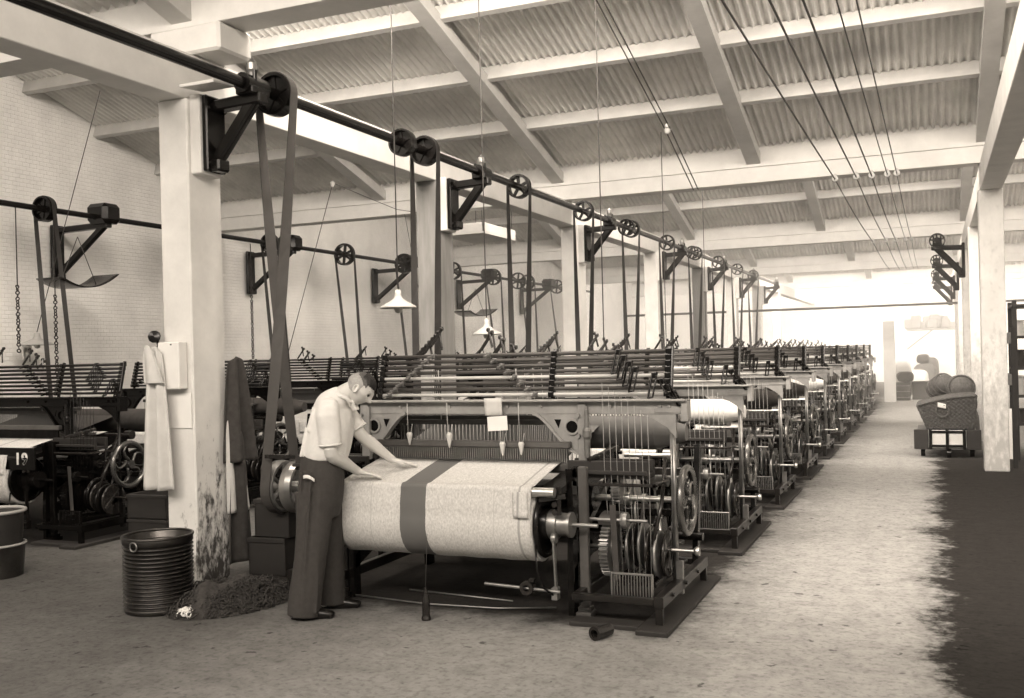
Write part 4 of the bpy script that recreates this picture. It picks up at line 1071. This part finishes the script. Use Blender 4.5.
for k, (x, y, z, r, ax, lab) in enumerate(((.36, 18.1, .95, .2, (.25, -1, .1), 'round banded bale facing the aisle on top of the dark sack'), (.08, 18.3, .98, .17, (.6, -1, .5), 'smaller banded bale leaning left on the dark sack'))):
    d = V(ax).normalized(); R = empty('yarn_bale', (x, y, z - r), lab, 'bale', 'banded bales behind the hamper')
    q = MB(); q.lathe(V((x, y, z)) - d * .24, d, [(0, 0), (.0, r * .5), (.03, r * .8), (.1, r * 1.0), (.2, r * 1.04), (.3, r), (.42, r * .9), (.46, r * .5), (.48, 0)], 22, False); q.build('bundle', M['wicker'], R)
    for t in (-.2, -.1, .02, .14):
        q = MB(); q.torus(V((x, y, z)) + d * t, d + V((.05 * (k - .5), 0, .04)), r * (1.04 if abs(t) < .15 else .9), .016, 24, 6); q.build('band', M['rope'], R)
R = empty('plank_rail', (.95, 14.9, 0), 'two dark horizontal boards fixed between the right-hand posts', 'rail')
for z in (1.12, 1.68):
    q = MB(); q.box(.9, .94, 14.8, 19.1, z, z + .15); q.build('board', M['wood_mid'], R)
for y in (14.95, 18.95):
    q = MB(); q.box(.94, 1.0, y - .04, y + .04, 0, 1.9); q.build('stake', M['wood_dark'], R)
# far end of the passage
R = empty('barrel', (-.92, 32.6, 0), 'dark barrel at the far end of the aisle by the white end post', 'barrel')
q = MB(); q.lathe((-.92, 32.6, 0), (0, 0, 1), [(0, 0), (0, .2), (.28, .235), (.55, .2), (.55, 0)], 20, False); q.build('staves', M['wood_dark'], R)
q = MB()
for z in (.1, .28, .45): q.torus((-.92, 32.6, z), (0, 0, 1), .222 if z != .28 else .236, .008, 20, 5)
q.build('hoop', M['dull_steel'], R)
sack(-.85, 32.7, .56, .24, .24, .16, 'fleece', 'dark bundle heaped on top of the far barrel', None, 3)
sack(-.95, 33.35, 0, .3, .3, .62, 'cotton', 'tall pale sack behind the barrel at the aisle end', None, 4)
wbox(-.42, 33.3, 0, .5, .7, .55, .0, 'wooden crate right of the far barrel', None, 'crate')
for k, (x, y, rx, rz, m, lab) in enumerate(((-.6, 36.5, .4, .42, 'cotton', 'pale bale in the far passage behind the crate'), (-.35, 39, .4, .5, 'rope', 'grey bale in the far passage, second from the barrel'), (-.2, 41.0, .35, .6, 'wicker', 'dark bale at the far end of the passage'))):
    sack(x, y, 0, rx, .4, rz, m, lab, 'bales in the far passage', 10 + k, 'bale', 'bale')
sack(-.4, 39.1, 1.0, .22, .25, .17, 'fleece', 'dark bundle on top of the grey bale far away', None, 17)
R = empty('loft_shelf', (-.2, 46, 2.2), 'loaded loft shelf high over the far passage', 'shelf')
q = MB(); q.box(-1.1, 1.0, 45.6, 47, 2.3, 2.38); q.bar((-1.1, 45.7, 1.5), (.3, 45.7, 2.6), .06, .06, up=(0, 1, 0)); q.build('shelf_board', M['wood_mid'], R)
rnd = random.Random(9)
q = MB()
for k in range(16): 
    x = -1 + 2 * rnd.random(); q.box(x - .2, x + .2, 45.7 + .013 * k, 46.5 + .01 * k, 2.38, 2.6 + .4 * rnd.random(), .03)
o = q.build('stored_goods', M['wood_mid'], R); o['kind'] = 'stuff'
# dark trolley rack and planks right of the right-hand post
R = empty('shelf_rack', (1.3, 16.2, 0), 'dark open shelf rack behind the right-hand post at the picture edge', 'shelf rack')
for x in (1.06, 2.35):
    for y in (15.9, 16.8):
        q = MB(); q.box(x - .03, x + .03, y - .03, y + .03, 0, 2.3); q.build('upright', M['wood_dark'], R)
for z in (.5, .9, 1.3, 1.75, 2.2):
    q = MB(); q.box(1.03, 2.38, 15.86, 16.84, z, z + .04); q.build('shelf', M['wood_dark'], R)
for k, z in enumerate((.54, .94, 1.34, 1.79)):
    for j in range(5):
        x = 1.06 + .26 * j; hh = .2 + .1 * ((k * 3 + j * 5) % 4) / 4
        q = MB(); q.lathe((x + .08, 16.05, z), (0, 0, 1), [(0, 0), (0, .085), (.02, .085), (.02, .055), (hh - .02, .045), (hh - .02, .07), (hh, .07), (hh, 0)], 14)
        tag(q.build('yarn_spool', M['cotton'] if (j + k) % 2 else M['cotton_dark']), 'yarn spool standing on the shelf rack behind the right-hand post', 'spool', 'spools on the shelf rack')
q = MB(); q.bar((.98, 15.6, .05), (.97, 15.75, .75), .12, .03, up=(0, 1, 0)); tag(q.build('plank', M['white_timber']), 'short white plank leaning at the foot of the shelf rack', 'plank')
for k in range(14):
    rnd = random.Random(50 + k)
# ------------------------------------------------------------------ the weaver
base = V((-3.825, 5.56, 0)); SP = 149.
Rv, Uv, Dv = r0.copy(), V((0, 0, 1)), fw.copy()     # his chest faces Rv, he leans over the cloth
def J(u, v, d=0.): return base + Rv * ((u - 320 + .025 * (613 - v)) / SP) + Uv * ((613 - v) / SP) + Dv * d
def loft(q, secs, n=20, a_dir=None, expo=2.2):
    """secs: (centre, half along a, half along b); a_dir: direction of a (projected square to the path)"""
    P = [V(s[0]) for s in secs]; m = len(P); vs = []
    for i in range(m):
        t = (P[min(i + 1, m - 1)] - P[max(i - 1, 0)]).normalized()
        ad = V(a_dir) if not callable(a_dir) else a_dir(i)
        a = (ad - t * ad.dot(t)).normalized(); b = t.cross(a)
        for k in range(n):
            th = 2 * pi * k / n; ct, st = cos(th), sin(th)
            e = 2 / expo
            vs.append(P[i] + a * (secs[i][1] * abs(ct) ** e * (1 if ct > 0 else -1)) + b * (secs[i][2] * abs(st) ** e * (1 if st > 0 else -1)))
    fs = [(i * n + k, i * n + (k + 1) % n, (i + 1) * n + (k + 1) % n, (i + 1) * n + k) for i in range(m - 1) for k in range(n)]
    fs += [tuple(reversed(range(n))), tuple(range((m - 1) * n, m * n))]
    q.add(vs, fs, True)
def smooth_secs(secs, k=3):
    out = []
    for i in range(len(secs) - 1):
        p0 = secs[max(i - 1, 0)]; p1 = secs[i]; p2 = secs[i + 1]; p3 = secs[min(i + 2, len(secs) - 1)]
        for j in range(k):
            t = j / k
            def cr(a, b, c, d): return .5 * ((2 * b) + (c - a) * t + (2 * a - 5 * b + 4 * c - d) * t * t + (3 * b - a - 3 * c + d) * t ** 3)
            out.append((cr(V(p0[0]), V(p1[0]), V(p2[0]), V(p3[0])), cr(p0[1], p1[1], p2[1], p3[1]), cr(p0[2], p1[2], p2[2], p3[2])))
    out.append(secs[-1]); return out
def remeshed(q, name, m, parent, voxel, sm=2, origin=None):
    o = q.build('tmp', m)
    r = o.modifiers.new('r', 'REMESH'); r.mode = 'VOXEL'; r.voxel_size = voxel; r.use_smooth_shade = True
    if sm:
        s_ = o.modifiers.new('s', 'SMOOTH'); s_.iterations = sm; s_.factor = .5
    dg = bpy.context.evaluated_depsgraph_get(); dg.update()
    me = bpy.data.meshes.new_from_object(o.evaluated_get(dg)); me.name = name
    bpy.data.objects.remove(o)
    me.transform(Matrix.Translation(-V(parent['org']) if parent is not None else -V(origin)))
    if not me.materials: me.materials.append(m)
    me.polygons.foreach_set('use_smooth', [True] * len(me.polygons))
    ob = bpy.data.objects.new(name, me); col.objects.link(ob)
    if parent is not None: ob.parent = parent
    else: ob.location = origin
    return ob
body = MB()
HC = J(360.5, 389, .0); tilt = radians(46)
HF = Rv * cos(tilt) - Uv * sin(tilt); HU = Rv * sin(tilt) + Uv * cos(tilt); HS = Dv.copy()
def g_(x, c, w): return math.exp(-((x - c) / w) ** 2)
def head(a, b, grow=0.):
    th = 2 * pi * a; ph = pi * (b - .5); z = sin(ph); cp = cos(ph); x = cp * cos(th); y = cp * sin(th)
    f, s, c = .094 * x, .074 * y, .108 * z
    if z < 0:
        k = min(1, -z); s *= 1 - .34 * k ** 1.6
        if x < 0: f *= 1 - .42 * k
        else: f *= 1 + .0 * k
    if x < 0: f *= 1.06
    front = max(0, x)
    f += .034 * g_(y, 0, .17) * g_(z, -.22, .13) * (x > .3) + .014 * g_(y, 0, .15) * g_(z, .02, .2) * (x > .3)      # nose
    f += .008 * g_(z, .27, .12) * front * g_(y, 0, .6)                                                           # brow
    f -= .013 * (g_(y, .4, .18) + g_(y, -.4, .18)) * g_(z, .07, .13) * (x > .2)                                # eye sockets
    f += .010 * g_(y, 0, .28) * g_(z, -.5, .07) + .010 * g_(y, 0, .26) * g_(z, -.62, .06)                         # lips
    f -= .006 * g_(y, 0, .3) * g_(z, -.56, .025)
    f += .020 * g_(y, 0, .4) * g_(z, -.86, .14)                                                                  # chin
    f += .0 ; s *= 1 + .06 * g_(z, -.12, .2) * (x > 0)
    return HC + HF * (f + grow * x) + HS * (s + grow * y) + HU * (c + grow * z)
body.grid(lambda a, b: head(a, b), 72, 56)
for s in (-1, 1):                # ears
    c = HC + HF * -.012 + HS * (s * .076) + HU * -.012
    ax, ay = (HU + HF * -.25).normalized(), (HF + HU * .25).normalized()
    body.tube([c + ax * (.027 * cos(t)) + ay * (.015 * sin(t)) + HS * (s * .008) for t in [2 * pi * k / 14 for k in range(14)]], .006, 6, closed=True)
    loft(body, [(c - HS * s * .012, .022, .011), (c + HS * s * .004, .023, .012)], 12, ax)
# neck, trunk
NK = J(339, 398, .0)
loft(body, smooth_secs([(HC - HU * .035 - HF * .03, .056, .052), (J(346, 393), .057, .052), (NK, .062, .06), (J(333, 405), .085, .11), (J(331, 418), .1, .15), (J(327, 440), .1, .14), (J(321, 465), .1, .14), (J(319, 485), .09, .14)]), 20, Rv)
for d in (-.09, .09):            # legs inside the trousers
    u1 = 309 if d < 0 else 322; 
    loft(body, smooth_secs([(J(319, 482, d), .085, .075), (J((319 + u1) / 2 + 3, 545, d), .055, .055), (J(u1 - 1, 600, d * 1.3), .04, .04), (J(u1, 606, d * 1.3), .035, .035)]), 14, Rv)
def arm(sh, el, wr, r):
    mid = (el + wr) / 2
    secs = [(sh, r[0], r[0]), ((sh + el) / 2, r[1], r[1]), (el, r[2], r[2]), (el.lerp(wr, .3), r[2] * 1.06, r[2] * 1.0), (el.lerp(wr, .75), r[3] * 1.1, r[3]), (wr, r[3], r[3] * .82)]
    loft(body, smooth_secs(secs), 16, Uv)
def hand(wr, f, n, side, curl, L=.185):
    """f finger direction, n back-of-hand direction, side thumb direction"""
    f, side = f.normalized(), side.normalized(); n = side.cross(f).normalized()
    if n.z < 0: n = -n
    pl = L * .5
    secs = [(wr - f * .015, .029, .021), (wr + f * .02, .033, .019), (wr + f * pl * .6, .041, .017), (wr + f * pl, .041, .014), (wr + f * (pl + .006), .037, .011)]
    loft(body, secs, 16, side)
    for k, (off, ln, sp_) in enumerate(((.031, .074, .2), (.0105, .083, .06), (-.0105, .077, -.09), (-.031, .06, -.26))):
        p = wr + f * (pl - .012) + side * off; d = (f + side * sp_).normalized()
        pts = [p]; ang = 0
        for sl, bd in ((.42, curl), (.32, curl * 1.3), (.26, curl * .9)):
            pts.append(pts[-1] + (d * cos(ang) - n * sin(ang)) * (ln * sl + .004)); ang += bd
        body.tube([pts[0] - d * .02] + pts, [.0098, .0098, .0092, .0084, .0066], 10)
    p = wr + f * .018 + side * .026; d = (f * .72 + side * .7).normalized(); d2 = (f * .95 + side * .3).normalized()
    body.tube([p - side * .012 - n * .004, p - n * .004, p + d * .036 - n * .006, p + d * .036 + d2 * .03 - n * .011], [.014, .0135, .011, .0085], 10)
# near (right) arm
shR, elR = J(333, 411, -.17), J(336.5, 452, -.165)
wrR = V((-3.605, 5.735, .935))
arm(shR, elR, wrR, (.056, .052, .044, .03))
fR = V((-3.47, 5.83, .895)) - wrR; hand(wrR, fR, Uv, Uv.cross(fR), .16)
shL, elL = J(336, 410, .2), V((-3.64, 5.85, 1.165))
wrL = V((-3.485, 6.0, .985))
arm(shL, elL, wrL, (.056, .05, .042, .029))
fL = V((-3.35, 6.1, .948)) - wrL; hand(wrL, fL, Uv, -Uv.cross(fL), .12)
man = remeshed(body, 'person', M['skin'], None, .0042, 2, origin=(-3.87, 5.57, 0))
tag(man, 'person in a pale short-sleeved shirt and dark trousers bending over the striped blanket cloth', 'person')
man['org'] = (-3.87, 5.57, 0)
M['fade'] = mat('fade', .1, .8, var=.4, scale=90)
M['stubble'] = mat('stubble', .36, .8, var=.3, scale=90)
# shirt
q = MB()
loft(q, smooth_secs([(J(343, 394.5), .062, .062), (J(338, 398.5), .082, .085), (J(334, 404), .112, .15), (J(333, 412), .132, .19), (J(332, 425), .15, .195), (J(329, 440), .155, .185), (J(326.5, 452), .152, .175), (J(326, 457), .148, .168), (J(326, 459), .14, .16)]), 28, Rv, 2.3)
for sh, el, s in ((shR, elR, -1), (shL, elL, 1)):
    e = sh.lerp(el, .76)
    loft(q, smooth_secs([(sh + Dv * s * -.07 + Uv * .02, .07, .07), (sh + Uv * .005, .078, .072), (sh.lerp(el, .35), .077, .066), (sh.lerp(el, .6), .074, .062), (e, .073, .061), (sh.lerp(el, .8), .068, .056)]), 18, Rv)
# fold ridges along the belly and back
for k, (u, v0_, v1_, d) in enumerate(((352, 415, 455, -.08), (346, 420, 456, -.14), (310, 425, 455, -.12), (318, 405, 430, -.15), (340, 430, 457, -.17))):
    q.tube([J(u, v0_, d), J(u - 2, (v0_ + v1_) / 2, d), J(u - 5, v1_, d)], [.006, .012, .01], 8)
sh_ = remeshed(q, 'shirt', M['shirt'], man, .008, 3)
q = MB()
col_pts = []
for k in range(22):
    a = 2 * pi * k / 22 ; t = (HU * .6 + Uv * .4 - Rv * .15).normalized(); a1 = (Rv - t * Rv.dot(t)).normalized(); b1 = t.cross(a1)
    col_pts.append(J(344, 396.5) + a1 * (.07 * cos(a)) + b1 * (.068 * sin(a)) - Uv * (.02 if cos(a) > .6 else 0))
q.tube(col_pts, .015, 8, closed=True)
q.bar(J(352.5, 401, -.045), J(356, 411, -.02), .035, .012); q.bar(J(353, 401, .05), J(357, 411, .03), .035, .012)
q.build('collar', M['shirt'], man)
for sh, el in ((shR, elR), (shL, elL)):
    q = MB(); c = sh.lerp(el, .775); t = (el - sh).normalized(); a1 = (Rv - t * Rv.dot(t)).normalized(); b1 = t.cross(a1)
    q.tube([c + a1 * (.072 * cos(2 * pi * k / 20)) + b1 * (.06 * sin(2 * pi * k / 20)) for k in range(20)], .007, 6, closed=True); q.build('cuff', M['shirt'], man)
# trousers
q = MB()
loft(q, smooth_secs([(J(325, 452), .135, .155), (J(323, 460), .142, .165), (J(322.5, 478), .148, .178), (J(321, 500), .146, .175), (J(320.5, 515), .125, .15)]), 26, Rv)
loft(q, smooth_secs([(J(317, 490, -.075), .128, .1), (J(317, 520, -.09), .115, .1), (J(314, 555, -.1), .105, .1), (J(309.5, 590, -.11), .107, .105), (J(308, 609.5, -.11), .108, .108)]), 22, Rv)
loft(q, smooth_secs([(J(322, 490, .085), .12, .1), (J(326, 525, .1), .1, .095), (J(328, 560, .12), .09, .09), (J(328.5, 590, .14), .09, .095), (J(328.5, 607, .15), .095, .1)]), 22, Rv)
for k, (u0_, u1_, d0) in enumerate(((326, 322, -.17), (318, 309, -.2), (307, 300, -.16), (332, 318, -.13))):
    q.tube([J(u0_, 468, d0), J((u0_ + u1_) / 2, 530, d0 - .0), J(u1_, 606, d0 - .01)], [.01, .013, .012], 8)
remeshed(q, 'trousers', M['trouser'], man, .009, 3)
q = MB(); q.grid(lambda a, b: J(310.5 + 10 * a, 471.5 + 3.5 * a + 3.2 * b - 2 * sin(pi * a), -.19 - .012 * sin(3 * a)), 6, 3); o = q.build('pocket_rag', M['paper'], man); o.modifiers.new('t', 'SOLIDIFY').thickness = .008
# shoes
for u, d, yaw in ((311, -.11, .0), (331, .15, .0)):
    q = MB(); c = J(u, 613, d); dr = Rv
    secs = [(c + dr * -.09 + Uv * .035, .034, .034), (c + dr * -.04 + Uv * .045, .042, .045), (c + dr * .05 + Uv * .036, .045, .036), (c + dr * .12 + Uv * .03, .046, .028), (c + dr * .165 + Uv * .024, .034, .02), (c + dr * .18 + Uv * .02, .015, .012)]
    loft(q, smooth_secs(secs), 16, Dv, 2.4)
    loft(q, [(c + dr * -.1 + Uv * .008, .036, .008), (c + dr * .05 + Uv * .008, .047, .008), (c + dr * .17 + Uv * .008, .036, .008)], 14, Dv, 3)
    remeshed(q, 'shoe', M['shoe'], man, .006, 2)
# hair: dark and longer on top, cropped at the back and sides
def hair_part(name, m, test, grow):
    NU, NV = 96, 72; q = MB(); vid = {}; vs, fs = [], []
    def vert(i, j):
        i %= NU
        if (i, j) not in vid:
            a, b = i / NU, j / NV; th = 2 * pi * a; ph = pi * (b - .5); z = sin(ph); x = cos(ph) * cos(th); y = cos(ph) * sin(th)
            vid[(i, j)] = len(vs); vs.append(head(a, b, grow(x, y, z)))
        return vid[(i, j)]
    for j in range(NV - 1):
        for i in range(NU):
            a, b = (i + .5) / NU, (j + .5) / NV; th = 2 * pi * a; ph = pi * (b - .5); z = sin(ph); x = cos(ph) * cos(th); y = cos(ph) * sin(th)
            if test(x, y, z): fs.append((vert(i, j), vert(i + 1, j), vert(i + 1, j + 1), vert(i, j + 1)))
    q.add(vs, fs, True); o = q.build(name, m, man); md = o.modifiers.new('t', 'SOLIDIFY'); md.thickness = .012; md.offset = -1
    return o
def line(x, y): return (.52 if x > .3 else .52 + .3 * (.3 - x)) + .03 * sin(y * 31 + x * 17)
hair_part('hair', M['hair'], lambda x, y, z: z > line(x, y) and x > -.3, lambda x, y, z: .004 + .006 * max(0, z - .5) + .004 * max(0, x) + .0018 * sin(y * 38 + x * 9) * sin(x * 17))
hair_part('faded_hair', M['fade'], lambda x, y, z: x < .36 and x > -.72 and line(x, y) - .2 < z and not (z > line(x, y) + .04 and x > -.27), lambda x, y, z: .003)
hair_part('cropped_hair', M['stubble'], lambda x, y, z: z > -.42 and x < .12 - .3 * max(0, -z) and not (x > -.7 and z > line(x, y) - .16), lambda x, y, z: .0018)
for s in (-1, 1):
    q = MB(); c = HC + HF * .078 + HS * (s * .03) + HU * .006
    q.lathe(c - HF * .009, HF, [(0, .0), (.002, .008), (.008, .011), (.014, .0085), (.018, 0)], 12, False); q.build('eye', M['hair'], man)  # eyes coloured dark to stand for the shade in the sockets
    q = MB(); q.tube([HC + HF * (.083 - .018 * t) + HS * (s * (.014 + .034 * t)) + HU * (.03 + .006 * sin(pi * t)) for t in (0, .33, .66, 1)], [.004, .006, .005, .003], 6); q.build('eyebrow', M['hair'], man)
# apron string / pocket tag are too small to show
for o in list(bpy.data.objects):
    if 'org' in o: del o['org']
vs = sc.view_settings
vs.view_transform = 'Standard'; vs.look = 'None'; vs.exposure = EXPO; vs.gamma = 1; vs.use_curve_mapping = False
cy = sc.cycles
cy.volume_step_rate = 4.0; cy.volume_max_steps = 64
cy.max_bounces = 6; cy.diffuse_bounces = 4; cy.glossy_bounces = 2; cy.transmission_bounces = 2; cy.volume_bounces = 1
cy.use_denoising = True; cy.caustics_reflective = False; cy.caustics_refractive = False
